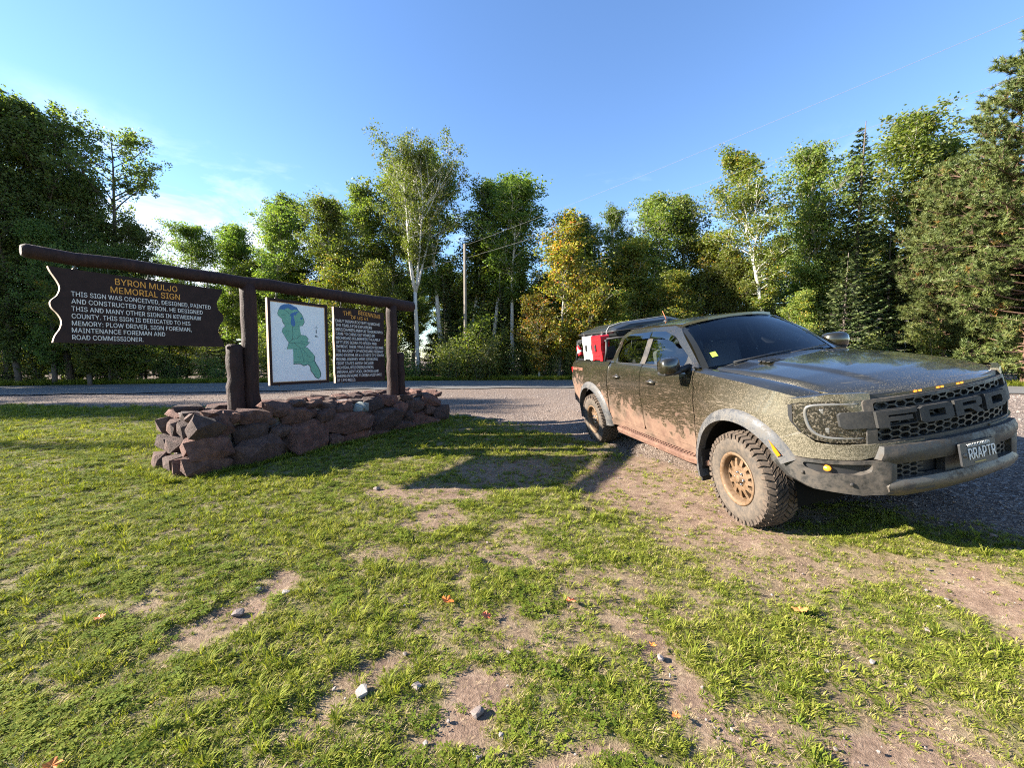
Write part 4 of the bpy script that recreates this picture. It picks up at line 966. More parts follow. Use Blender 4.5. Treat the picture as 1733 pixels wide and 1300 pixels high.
# slot above the grille with three amber markers
slot = panel('hood_slot', [(-0.63, 1.185), (0.63, 1.185), (0.60, 1.222), (-0.60, 1.222)], ff(-0.012), M_BLACK, truck, grid=0.08, inn=BK, lip=0.03)
for y in (-0.27, -0.09, 0.09):
    for k in (-0.018, 0.018): MB().box((xf(y + k, 1.205) - 0.004, y + k, 1.206), (0.012, 0.022, 0.012)).build('marker_lamp', M_AMBER, slot)
for s in (-1, 1):
    # headlamp: dark housing, two projectors, C-shaped light guide, clear muddy lens
    hp_ = [(0.655, 1.188), (0.78, 1.196), (0.905, 1.190), (0.930, 1.165), (0.935, 1.04), (0.918, 0.965), (0.880, 0.912), (0.82, 0.895), (0.655, 0.893), (0.635, 0.95), (0.635, 1.14)]
    hl = panel('headlight', hp_, ff(-0.035, s), M_BLACK, truck, grid=0.05, inn=(1, 0, 0), lip=0.036)
    panel('lens', hp_, ff(0.003, s), M_LENS, hl, grid=0.05, lip=0)
    C = catmull([(0.66, 1.163), (0.80, 1.168), (0.872, 1.160), (0.893, 1.125), (0.895, 1.05), (0.885, 0.985), (0.855, 0.945), (0.80, 0.928), (0.66, 0.925)], 4)
    mb = MB(); mb.tube([Vector((xf(p[0], p[1]) - 0.010, s * p[0], p[1])) for p in C], 0.013, 8); mb.build('light_guide', M_LENSW, hl)
    for (y, z) in ((0.825, 1.120), (0.815, 0.985), (0.755, 0.955)):
        x = xf(y, z) - 0.03; mb = MB(); mb.box((x, s * y, z), (0.03, 0.046, 0.040), (0, 0, -s * R(35))); mb.build('projector', M_LENSW, hl, bevel=0.006)
    panel('nose_panel', [(0.60, 1.186), (0.78, 1.194), (0.91, 1.188), (0.935, 1.168), (0.925, 1.215), (0.80, 1.245), (0.60, 1.235)], ff(0.004, s), M_PAINT, truck, grid=0.04, inn=BK, lip=0.05)
    # body-colour strip under the lamp, running back to the arch
    panel('lower_fascia', [(0.30, 0.885), (0.655, 0.882), (0.82, 0.884), (0.885, 0.900), (0.922, 0.960), (0.965, 0.90), (0.972, 0.83), (0.968, 0.775), (0.70, 0.775), (0.60, 0.800), (0.30, 0.848)], ff(0.022, s), M_PAINT, truck, grid=0.05, inn=BK, lip=0.07)
    # bumper wing with fog pocket
    wing = [(0.525, 0.742), (0.60, 0.768), (0.975, 0.768), (0.975, 0.70), (0.950, 0.60), (0.90, 0.545), (0.70, 0.515), (0.53, 0.535)]
    pk = rounded([(0.655, 0.745), (0.930, 0.745), (0.925, 0.705), (0.88, 0.672), (0.72, 0.665), (0.66, 0.69)], 0.015, 2)
    w_ = panel('bumper_wing', wing, lambda y, z, s=s: Vector((xf(y, z) + 0.035 + 0.03 * math.exp(-((y - 0.58) / 0.06) ** 2) + 0.10 * min(0, z - 0.62) * (1 if y < 0.9 else 0.4), s * y, z)), M_BUMP, truck, grid=0.04, holes=[pk], inn=BK, lip=0.05)
    panel('lamp_pocket', pk, ff(-0.010, s), M_BLACK, w_, grid=0.06, lip=0)
    y = 0.845; x = xf(y, 0.71); mb = MB(); mb.lathe([(0.001, 0.020), (0.014, 0.018), (0.020, 0.008), (0.022, -0.01)], 14, 'X', (x + 0.012, s * y, 0.708)); mb.build('fog_lamp', M_AMBER, w_)
    for (y, z) in ((0.93, 0.66), (0.76, 0.60)):
        mb = MB(); mb.lathe([(0.001, 0.010), (0.012, 0.010), (0.016, 0.0)], 10, 'X', (xf(y, z) + 0.036, s * y, z)); mb.build('bumper_bolt', M_BUMP, w_)
# main beam, number plate, lower opening and skid
panel('bumper_beam', [(-0.63, 0.778), (-0.60, 0.868), (0.60, 0.868), (0.63, 0.778), (0.54, 0.742), (-0.54, 0.742)], lambda y, z: Vector((xf(y, z) + 0.050 + 0.018 * math.sin(PI * (z - 0.74) / 0.13), y, z)), M_BUMP, truck, grid=0.035, inn=BK, lip=0.09)
panel('lower_opening', [(-0.56, 0.60), (0.56, 0.60), (0.56, 0.75), (-0.56, 0.75)], ff(-0.03), M_BLACK, truck, grid=0.1, lip=0)
low = panel('bumper_spine', [(-0.16, 0.62), (0.26, 0.62), (0.26, 0.75), (-0.16, 0.75)], ff(0.035), M_BLACK, truck, grid=0.08, inn=BK, lip=0.05)
honey(-0.54, -0.30, 0.625, 0.735, 0.02, 0.070, 0.036, low); honey(0.30, 0.54, 0.625, 0.735, 0.02, 0.070, 0.036, low)
skid = panel('skid_plate', [(-0.60, 0.590), (-0.56, 0.632), (0.56, 0.632), (0.60, 0.590), (0.58, 0.520), (0.45, 0.480), (-0.45, 0.480), (-0.58, 0.520)], lambda y, z: Vector((xf(y, z) + 0.052 + 0.02 * math.sin(PI * min(1, max(0, (z - 0.53) / 0.10))) - 1.1 * max(0, 0.54 - z), y, z)), M_SKID, truck, grid=0.035, inn=BK, lip=0.06)
for y in (-0.36, 0.40): panel('skid_slot', rounded([(y - 0.07, 0.550), (y + 0.07, 0.550), (y + 0.07, 0.572), (y - 0.07, 0.572)], 0.008, 2), ff(0.070), M_BLACK, skid, grid=0.05, lip=0)
# number plate
M_PLATE = simple('dark_plate', (0.022, 0.022, 0.024), 0.5); M_PLTX = simple('plate_white', (0.62, 0.60, 0.56), 0.6); M_PLY = simple('plate_dull_yellow', (0.30, 0.22, 0.06), 0.6)
plate = empty('licence_plate', (1.034, 0.035, 0.668), (0, R(6.0), R(90)), truck)     # local x to the truck's left, -y forward
plate.rotation_euler = (R(-7.0), 0, R(90))
MB().prism(rounded([(-0.157, 0), (0.157, 0), (0.157, 0.158), (-0.157, 0.158)], 0.012), (0, 0, 0), (1, 0, 0), (0, 0, 1), (0, 0.012, 0)).build('plate', M_PLATE, plate)
text_line('RRAPTR', -0.095, 0.145, 0.042, 0.074, -0.0015, M_PLTX, plate, 'lettering', 0.0); text_line('WISCONSIN', -0.10, 0.10, 0.130, 0.018, -0.0015, M_PLTX, plate, 'lettering', 0.0)
MB().box((0.0, -0.001, 0.018), (0.10, 0.002, 0.008)).build('plate_band', M_PLY, plate)
mb = MB(); mb.lathe([(0.001, -0.002), (0.017, -0.002), (0.018, 0)], 12, 'Y', (-0.125, -0.001, 0.075)); mb.build('plate_emblem', M_BUMP, plate)
# bedside decal
dm = text_mesh('RAPTOR', 0.01, 0.0)
co = np.zeros(len(dm.vertices) * 3); dm.vertices.foreach_get('co', co); co = co.reshape(-1, 3); u = (co[:, 0] - co[:, 0].min()) / np.ptp(co[:, 0]); v = co[:, 1] / 0.73
xs_ = -4.16 + 0.50 * u; zs_ = 1.225 + 0.07 * v
dm.vertices.foreach_set('co', np.array([(x, -(side_w(x, z) + 0.0025), z) for x, z in zip(xs_, zs_)], np.float32).ravel()); dm.materials.append(simple('faded_decal', (0.26, 0.10, 0.065), 0.7)); dm.update(); link('decal_lettering', dm, truck)['kind'] = 'stuff'

# ---- underbody, bed floor, tailgate, rear bumper, interior
mb = MB(); mb.box((-1.75, 0, 0.60), (4.6, 1.10, 0.26)); mb.build('underbody', M_UNDER, truck)
mb = MB(); mb.box((0.15, 0, 0.72), (1.0, 0.95, 0.55)); mb.build('engine_bay', M_UNDER, truck)
for x in (0, -WB): MB().tube([(x, -0.74, AZ - 0.01), (x, -0.2, AZ), (x, 0, AZ), (x, 0.2, AZ), (x, 0.74, AZ - 0.01)], [0.05, 0.06, 0.14, 0.06, 0.05], 10).build('axle', M_UNDER, truck)
MB().box((-3.45, 0, 0.96), (1.58, 1.62, 0.06)).build('bed_floor', M_BLACK, truck)
MB().box((-4.215, 0, 1.10), (0.07, 1.66, 0.58)).build('tailgate', M_PAINT, truck, bevel=0.015)
MB().box((-4.31, 0, 0.68), (0.16, 1.78, 0.18)).build('rear_bumper', M_BUMP, truck, bevel=0.03)
for s in (-1, 1): MB().box((-4.24, s * 0.885, 1.10), (0.05, 0.09, 0.34)).build('tail_lamp', simple('red_lamp', (0.35, 0.01, 0.01), 0.25), truck, bevel=0.012)
# dashboard, seats with headrests, steering wheel, cabin floor
dsh = catmull([(-0.62, 1.34), (-0.85, 1.345), (-0.98, 1.30), (-1.02, 1.15), (-0.95, 0.95)], 3); mb = MB()
V_ = [(p[0], s * 0.80, p[1]) for s in (-1, 1) for p in dsh]; m_ = len(dsh); mb.add(V_, [(i, i + 1, m_ + i + 1, m_ + i) for i in range(m_ - 1)], 0, True); mb.build('dashboard', M_DASH, truck)
def seat(x, y, rec=0.24):
    e = empty('seat', (x, y, 0.78), (0, 0, 0), truck)
    mb = MB(); mb.box((0.02, 0, 0.10), (0.50, 0.50, 0.18)); mb.build('seat_cushion', M_SEAT, e, bevel=0.05)
    mb = MB(); mb.box((-0.30, 0, 0.44), (0.15, 0.50, 0.66), (0, -rec, 0)); mb.build('backrest', M_SEAT, e, bevel=0.06)
    mb = MB(); mb.box((-0.42, 0, 0.86), (0.10, 0.27, 0.19), (0, -rec, 0)); mb.build('headrest', M_SEAT, e, bevel=0.04)
for (x, y) in ((-1.45, -0.38), (-1.45, 0.38), (-2.18, -0.38), (-2.18, 0.38)): seat(x, y)
mb = MB(); sw = [(-1.02 + 0.17 * math.sin(t) * 0.35, 0.38 + 0.185 * math.cos(t), 1.20 + 0.185 * math.sin(t) * 0.93) for t in np.linspace(0, 2 * PI, 25)]; mb.tube(sw, 0.016, 8, cap=False); mb.tube([(-0.9, 0.38, 1.15), (-1.02, 0.38, 1.2)], 0.05, 10); mb.build('steering_wheel', M_DASH, truck)
MB().box((-1.6, 0, 0.62), (2.0, 1.74, 0.06)).build('cabin_floor', M_DASH, truck)
mb = MB(); mb.box((-1.20, 0, 1.76), (0.05, 0.24, 0.065)); mb.build('inner_mirror', M_BLACK, truck, bevel=0.01)
mb = MB(); mb.box((-1.75, 0, 1.82), (1.1, 1.0, 0.015)); mb.build('headliner', simple('headliner_cloth', (0.30, 0.30, 0.29), 0.9), truck)

# ---- wheels
def make_wheel():
    w = empty('wheel', (0, 0, 0), (0, 0, 0), truck)       # local y = axle, -y outside
    RT, HW = 0.405, 0.138
    half = [(0.225, HW - 0.028), (0.235, HW - 0.012), (0.265, HW - 0.002), (0.310, HW + 0.006), (0.350, HW + 0.002), (0.380, HW - 0.012), (0.398, HW - 0.035), (RT, HW - 0.062)]
    prof = [(r, -h) for r, h in half] + [(r, h) for r, h in reversed(half)]
    mb = MB(); mb.lathe(prof, 56, 'Y'); ty = mb.build('tyre', M_TYRE, w)
    mb = MB(); NB = 46
    rg = random.Random(3)
    def block(ang, y0, y1, wd, skew, r0, r1, drop0=0.0, drop1=0.0):
        pts = []
        for r_, k in ((r0, 0), (r1, 1)):
            for (yy, dr, sg) in ((y0, drop0, -1), (y0, drop0, 1), (y1, drop1, 1), (y1, drop1, -1)):
                a = ang + skew * (yy - (y0 + y1) / 2) + sg * wd / 2 * (0.92 if k else 1.0); rr = (r_ - dr)
                pts.append((rr * math.cos(a), yy, rr * math.sin(a)))
        mb.add(pts, [(0, 1, 2, 3), (4, 7, 6, 5), (0, 4, 5, 1), (1, 5, 6, 2), (2, 6, 7, 3), (3, 7, 4, 0)])
    st = 2 * PI / NB
    for i in range(NB):
        a = i * st
        for sd in (-1, 1):
            o_ = 0.0 if sd < 0 else st / 2
            block(a + o_, sd * 0.128, sd * 0.078, st * (0.70 if i % 2 else 0.80), sd * 0.9, 0.385, 0.424, 0.014, 0.0)
            block(a + o_ + st * 0.1, sd * (0.143 if i % 2 else 0.139), sd * 0.126, st * 0.62, 0.0, 0.36 if i % 2 else 0.372, 0.409, 0.004, 0.0)
            block(a + o_ + st * 0.45, sd * 0.071, sd * 0.028, st * 0.74, -sd * 2.2, 0.395, 0.425)
        block(a + st * 0.2, -0.022, 0.022, st * 0.70, 3.0, 0.395, 0.426)
    o = mb.build('tread_blocks', M_TREAD, w); o['kind'] = 'stuff'
    # rim: barrel, lip ring, face with twelve windows, hub and lugs
    mb = MB(); mb.lathe([(0.236, -0.122), (0.240, -0.132), (0.232, -0.138), (0.212, -0.130), (0.204, -0.112), (0.198, -0.06), (0.196, 0.11)], 48, 'Y'); rim = mb.build('rim', M_RIM, w)
    n = 12; holes = []
    for i in range(n):
        a = 2 * PI * i / n; q = []
        for r_, da in ((0.112, 0.085), (0.150, 0.145), (0.183, 0.165), (0.190, 0.10), (0.190, -0.10), (0.183, -0.165), (0.150, -0.145), (0.112, -0.085)): q.append((r_ * math.cos(a + da), r_ * math.sin(a + da)))
        holes.append(q)
    face = lambda x, z: Vector((x, -0.070 - 0.028 * (1 - min(1, abs(math.hypot(x, z) - 0.10) / 0.10)), z))
    panel('rim_face', [(0.205 * math.cos(t), 0.205 * math.sin(t)) for t in np.linspace(0, 2 * PI, 37)[:-1]], face, M_RIM, w, grid=0.035, holes=holes, inn=(0, 1, 0), lip=0.028, step=0.04)
    mb = MB(); mb.lathe([(0.001, -0.128), (0.030, -0.128), (0.038, -0.122), (0.040, -0.09), (0.066, -0.088), (0.072, -0.07)], 20, 'Y'); mb.build('hub_cap', M_RIM, w)
    for i in range(6):
        a = 2 * PI * i / 6 + 0.3; mb = MB(); mb.lathe([(0.001, -0.112), (0.009, -0.112), (0.010, -0.085)], 6, 'Y', (0.055 * math.cos(a), 0, 0.055 * math.sin(a))); mb.build('lug_nut', M_CHROME, w)
    mb = MB(); mb.lathe([(0.05, -0.01), (0.17, -0.01), (0.17, 0.015), (0.05, 0.015)], 28, 'Y'); mb.build('brake_disc', M_STEEL, w)
    mb = MB(); mb.lathe([(0.001, 0.03), (0.196, 0.03)], 24, 'Y'); mb.build('wheel_back', M_BLACK, w)
    return w
w0 = make_wheel(); WZ = 0.42
spots = [(0, -0.875, -7, 20), (-WB, -0.875, 0, 75), (0, 0.875, 173, 40), (-WB, 0.875, 180, 10)]
for i, (x, y, a, spin) in enumerate(spots):
    w = w0 if i == 0 else copy_tree(w0, truck)
    w.location = (x, y, WZ); w.rotation_mode = 'ZYX'; w.rotation_euler = (0, R(spin), R(a))

# ------------------------------------------------------------------ things carried in the bed
def on_truck(name, label, cat, p, group=None):
    e = empty(name, T_M @ Vector(p)); e.rotation_mode = 'QUATERNION'; e.rotation_quaternion = T_M.to_quaternion(); tag(e, label, cat, group); return e
rack = on_truck('bed_rack', 'black tubular rack standing on the pickup bed rails', 'rack', (-3.45, 0, 1.40))
for s in (-1, 1):
    MB().tube([(0.62, s * 0.80, 0.32), (-0.68, s * 0.80, 0.32)], 0.020, 8).build('side_rail', M_BLACK, rack)
    for x in (0.60, 0.0, -0.66): MB().tube([(x, s * 0.865, 0.0), (x, s * 0.82, 0.16), (x, s * 0.80, 0.34)], 0.020, 8).build('upright', M_BLACK, rack)
for x in (0.60, 0.18, -0.24, -0.66): MB().tube([(x, -0.80, 0.345), (x, 0.80, 0.345)], 0.018, 8).build('cross_bar', M_BLACK, rack)
MB().box((0.50, -0.72, 0.12), (0.10, 0.16, 0.20)).build('can_bracket', M_BLACK, rack, bevel=0.01)
box = on_truck('cargo_box', 'glossy black cargo box with creased lid strapped on the bed rack', 'cargo box', (-3.60, -0.03, 1.765))
sec = [(-0.62, 0.02), (-0.60, 0.0), (0.60, 0.0), (0.62, 0.02), (0.635, 0.10), (0.60, 0.155), (0.42, 0.195), (0.36, 0.215), (-0.36, 0.215), (-0.42, 0.195), (-0.60, 0.155), (-0.635, 0.10)]
mb = MB(); V_ = []; xs_ = [0.76, 0.75, 0.64, 0.3, -0.5, -0.72, -0.80, -0.81]; kk = [0.90, 0.97, 1.0, 1.0, 1.0, 0.98, 0.94, 0.86]; hh_ = [0.62, 0.80, 0.97, 1.0, 0.96, 0.84, 0.66, 0.5]
for x, k, h in zip(xs_, kk, hh_):
    for (y, z) in sec: V_.append((x, y * k, z * h if z > 0.05 else z))
m_ = len(sec); mb.add(V_, [(i * m_ + k, i * m_ + (k + 1) % m_, (i + 1) * m_ + (k + 1) % m_, (i + 1) * m_ + k) for i in range(len(xs_) - 1) for k in range(m_)] + [tuple(range(m_)), tuple(range((len(xs_) - 1) * m_, len(xs_) * m_))])
mb.build('shell', M_BOX, box, bevel=0.012)
rim_ = [(0.77, 0.60), (0.77, -0.60), (0.70, -0.645), (-0.74, -0.645), (-0.82, -0.58), (-0.82, 0.58), (-0.74, 0.645), (0.70, 0.645), (0.77, 0.60)]
MB().tube([(x, y, 0.088) for x, y in rim_], 0.012, 6, cap=False).build('lid_rim', M_BLACK, box)
for y in (-0.655, 0.655):
    for x in (0.35, -0.45): MB().box((x, y, 0.08), (0.07, 0.02, 0.06)).build('latch', M_STEEL, box, bevel=0.006)
for x in (0.52,):
    MB().tube([(x, -0.66, -0.02), (x, -0.652, 0.10), (x, -0.60, 0.17), (x, -0.40, 0.21), (x, 0.40, 0.225), (x, 0.62, 0.16)], 0.008, 6).build('strap', simple('grey_strap', (0.25, 0.25, 0.25), 0.8), box)
def can(name, label, mat, x):
    e = on_truck(name, label, 'fuel can', (x, -0.80, 1.405))
    P = rounded([(-0.19, 0.0), (-0.13, 0.0), (-0.11, 0.02), (0.11, 0.02), (0.13, 0.0), (0.19, 0.0), (0.19, 0.13), (0.175, 0.16), (0.175, 0.25), (0.19, 0.28), (0.19, 0.40), (0.12, 0.415), (0.10, 0.395), (-0.10, 0.395), (-0.12, 0.415), (-0.19, 0.40), (-0.19, 0.28), (-0.175, 0.25), (-0.175, 0.16), (-0.19, 0.13)], 0.022, 3)
    H = rounded([(-0.03, 0.15), (0.03, 0.15), (0.03, 0.27), (-0.03, 0.27)], 0.02, 3)
    mb = panel_data(P, lambda a, b_: Vector((a, -0.075 - 0.012 * (1 - (abs(a) / 0.19) ** 4), b_)), grid=0.05, holes=[H], lip=0.15, inn=(0, 1, 0), step=0.04)
    panel_data(P, lambda a, b_: Vector((a, 0.075, b_)), grid=0.08, holes=[H], lip=0, mb=mb, step=0.04)
    mb.build('tank', mat, e, bevel=0)
    for z in (0.09, 0.33): MB().box((0, -0.086, z), (0.22, 0.014, 0.022)).build('rib', mat, e, bevel=0.006)
    mb = MB(); mb.lathe([(0.035, 0.0), (0.035, 0.03), (0.028, 0.035), (0.001, 0.035)], 14, 'Z', (0.12, 0, 0.395)); mb.build('cap', M_BLACK, e)
    MB().box((0, -0.085, 0.21), (0.05, 0.05, 0.11)).build('mount_knob', M_BLACK, e, bevel=0.012)
    return e
can('fuel_can', 'flat red fuel can standing upright on the pickup bed rail', M_RED, -3.10)
can('water_can', 'flat white can standing upright beside the red fuel can', M_WCAN, -3.50)
bpy.data.objects['water_can']['category'] = 'water can'
ex = on_truck('fire_extinguisher', 'small red fire extinguisher strapped slanting at the rear of the bed rack', 'extinguisher', (-4.02, -0.80, 1.47))
tilt = Matrix.Rotation(R(-28), 4, 'Y')
mb = MB(); mb.lathe([(0.001, 0.0), (0.045, 0.005), (0.05, 0.02), (0.05, 0.16), (0.04, 0.195), (0.018, 0.215), (0.018, 0.235)], 18, 'Z'); mb.build('cylinder', M_RED, ex, xf=tilt)
mb = MB(); mb.lathe([(0.051, 0.06), (0.0515, 0.10)], 18, 'Z'); mb.build('label_band', M_WCAN, ex, xf=tilt)
mb = MB(); mb.box((0.02, 0, 0.25), (0.10, 0.025, 0.03)); mb.tube([(0, 0, 0.235), (0.03, 0, 0.24), (0.06, 0, 0.15)], 0.008, 6); mb.build('valve', M_BLACK, ex, xf=tilt)
# ------------------------------------------------------------------ trees
def leaf_mat(name, cols, trans=0.45, var=0.25, rough=0.55):
    """cols: ramp over the per-leaf tint; object random shifts the whole crown a little"""
    m = bpy.data.materials.new(name); m.use_nodes = True; nt = m.node_tree; nt.nodes.clear()
    o = N(nt, 'ShaderNodeOutputMaterial'); at = N(nt, 'ShaderNodeAttribute', attribute_name='tint'); oi = nt.nodes.new('ShaderNodeObjectInfo')
    c = ramp(nt, at.outputs['Fac'], cols)
    hs = N(nt, 'ShaderNodeHueSaturation'); nt.links.new(c, hs.inputs['Color'])
    nt.links.new(maprange(nt, oi.outputs['Random'], 0, 1, 0.485, 0.515), hs.inputs['Hue']); nt.links.new(maprange(nt, oi.outputs['Random'], 0, 1, 1 - var, 1 + var), hs.inputs['Value'])
    p = N(nt, 'ShaderNodeBsdfPrincipled', inp={'Roughness': rough, 'Specular IOR Level': 0.35}); t = N(nt, 'ShaderNodeBsdfTranslucent')
    nt.links.new(hs.outputs[0], p.inputs['Base Color']); br = mixc(nt, 1.0, hs.outputs[0], (1.25, 1.35, 0.55), 'MULTIPLY'); nt.links.new(br, t.inputs[0])
    mx = N(nt, 'ShaderNodeMixShader'); mx.inputs[0].default_value = trans; nt.links.new(p.outputs[0], mx.inputs[1]); nt.links.new(t.outputs[0], mx.inputs[2]); nt.links.new(mx.outputs[0], o.inputs['Surface']); return m
ML = {
 'aspen': leaf_mat('aspen_leaf', [(0.0, (0.070, 0.108, 0.026)), (0.55, (0.138, 0.185, 0.042)), (0.9, (0.195, 0.225, 0.052)), (1.0, (0.23, 0.21, 0.055))]),
 'dark': leaf_mat('dark_green_leaf', [(0.0, (0.066, 0.104, 0.033)), (0.6, (0.120, 0.168, 0.050)), (1.0, (0.185, 0.215, 0.062))], 0.55),
 'maple': leaf_mat('maple_leaf', [(0.0, (0.075, 0.105, 0.024)), (0.6, (0.145, 0.178, 0.036)), (0.92, (0.20, 0.20, 0.035)), (1.0, (0.34, 0.22, 0.035))]),
 'autumn': leaf_mat('autumn_maple_leaf', [(0.0, (0.085, 0.115, 0.022)), (0.35, (0.17, 0.17, 0.028)), (0.62, (0.30, 0.22, 0.035)), (0.82, (0.42, 0.18, 0.035)), (1.0, (0.40, 0.09, 0.035))]),
 'spruce': leaf_mat('spruce_needle', [(0.0, (0.032, 0.050, 0.020)), (0.6, (0.064, 0.090, 0.030)), (1.0, (0.13, 0.142, 0.045))], 0.12),
 'pine': leaf_mat('pine_needle', [(0.0, (0.055, 0.080, 0.022)), (0.5, (0.110, 0.135, 0.036)), (0.80, (0.165, 0.175, 0.045)), (0.86, (0.24, 0.13, 0.035)), (1.0, (0.33, 0.13, 0.035))], 0.15),
 'shrub': leaf_mat('shrub_leaf', [(0.0, (0.070, 0.105, 0.030)), (0.6, (0.138, 0.165, 0.042)), (1.0, (0.23, 0.225, 0.06))]),
}
def bark(name, c0, c1, marks=None):
    m, nt, b = mat_new(name); n1 = noise_tex(nt, 6, 6, 0.7, mapping=(3, 3, 0.7)); c = ramp(nt, n1, [(0.3, c0), (0.7, c1)])
    if marks:
        n2 = noise_tex(nt, 1.0, 5, 0.7, mapping=(3.0, 3.0, 7.0)); c = mixc(nt, maprange(nt, n2, 0.60, 0.66), c, marks)
    nt.links.new(c, b.inputs['Base Color']); b.inputs['Roughness'].default_value = 0.85; bump(nt, b, n1, 0.6, 0.03); return m
MK = {'white': bark('white_birch_bark', (0.40, 0.38, 0.34), (0.66, 0.63, 0.58), (0.035, 0.03, 0.028)), 'grey': bark('grey_aspen_bark', (0.17, 0.16, 0.12), (0.34, 0.32, 0.26), (0.05, 0.045, 0.04)), 'brown': bark('brown_bark', (0.045, 0.034, 0.026), (0.12, 0.095, 0.075)), 'pine': bark('reddish_pine_bark', (0.09, 0.05, 0.035), (0.20, 0.115, 0.08))}

def leaf_quads(P, L, Wd, rng_, tint, up=0.35, D=None):
    """diamond leaves at points P (n,3); returns verts, faces, tint"""
    n = len(P)
    if D is None:
        a = rng_.normal(size=(n, 3)); a[:, 2] *= 0.7
    else: a = D + rng_.normal(size=(n, 3)) * 0.25
    a /= np.linalg.norm(a, axis=1, keepdims=True) + 1e-9
    nn = rng_.normal(size=(n, 3)); nn[:, 2] += up * 2
    b_ = np.cross(nn, a); b_ /= np.linalg.norm(b_, axis=1, keepdims=True) + 1e-9
    s = rng_.uniform(0.7, 1.25, size=(n, 1))
    V = np.stack([P - a * L * s, P + b_ * Wd * s - a * L * s * 0.1, P + a * L * s, P - b_ * Wd * s - a * L * s * 0.1], 1).reshape(-1, 3)
    F = np.arange(4 * n).reshape(n, 4)
    return V, F, np.repeat(np.clip(tint, 0, 1), 4)
def mesh_np(name, V, F, mat, tint=None, smooth=False):
    me = bpy.data.meshes.new(name); k = F.shape[1]
    me.vertices.add(len(V)); me.vertices.foreach_set('co', np.ascontiguousarray(V, np.float32).ravel())
    me.loops.add(F.size); me.loops.foreach_set('vertex_index', F.ravel().astype(np.int32)); me.polygons.add(len(F)); me.polygons.foreach_set('loop_start', np.arange(0, F.size, k, dtype=np.int32))
    if smooth: me.polygons.foreach_set('use_smooth', np.ones(len(F), bool))
    if tint is not None:
        at = me.attributes.new('tint', 'FLOAT', 'POINT'); at.data.foreach_set('value', tint.astype(np.float32))
    me.materials.append(mat); me.update(calc_edges=True); return me
class Skel(MB):
    pass
def wander(p, d, length, seg, rg, bend=0.15, lift=0.0):
    pts = [np.array(p, float)]; d = np.array(d, float); d /= np.linalg.norm(d)
    for i in range(seg):
        d = d + rg.normal(size=3) * bend + np.array((0, 0, lift)); d /= np.linalg.norm(d); pts.append(pts[-1] + d * length / seg)
    return pts
def tree_mesh(sk, V, F, T, bk, lf):
    me = bpy.data.meshes.new('trunk'); me.from_pydata(sk.v, [], sk.f); me.polygons.foreach_set('use_smooth', np.ones(len(sk.f), bool)); me.materials.append(MK[bk]); me.update()
    return me, mesh_np('crown', V, F, ML[lf], T)
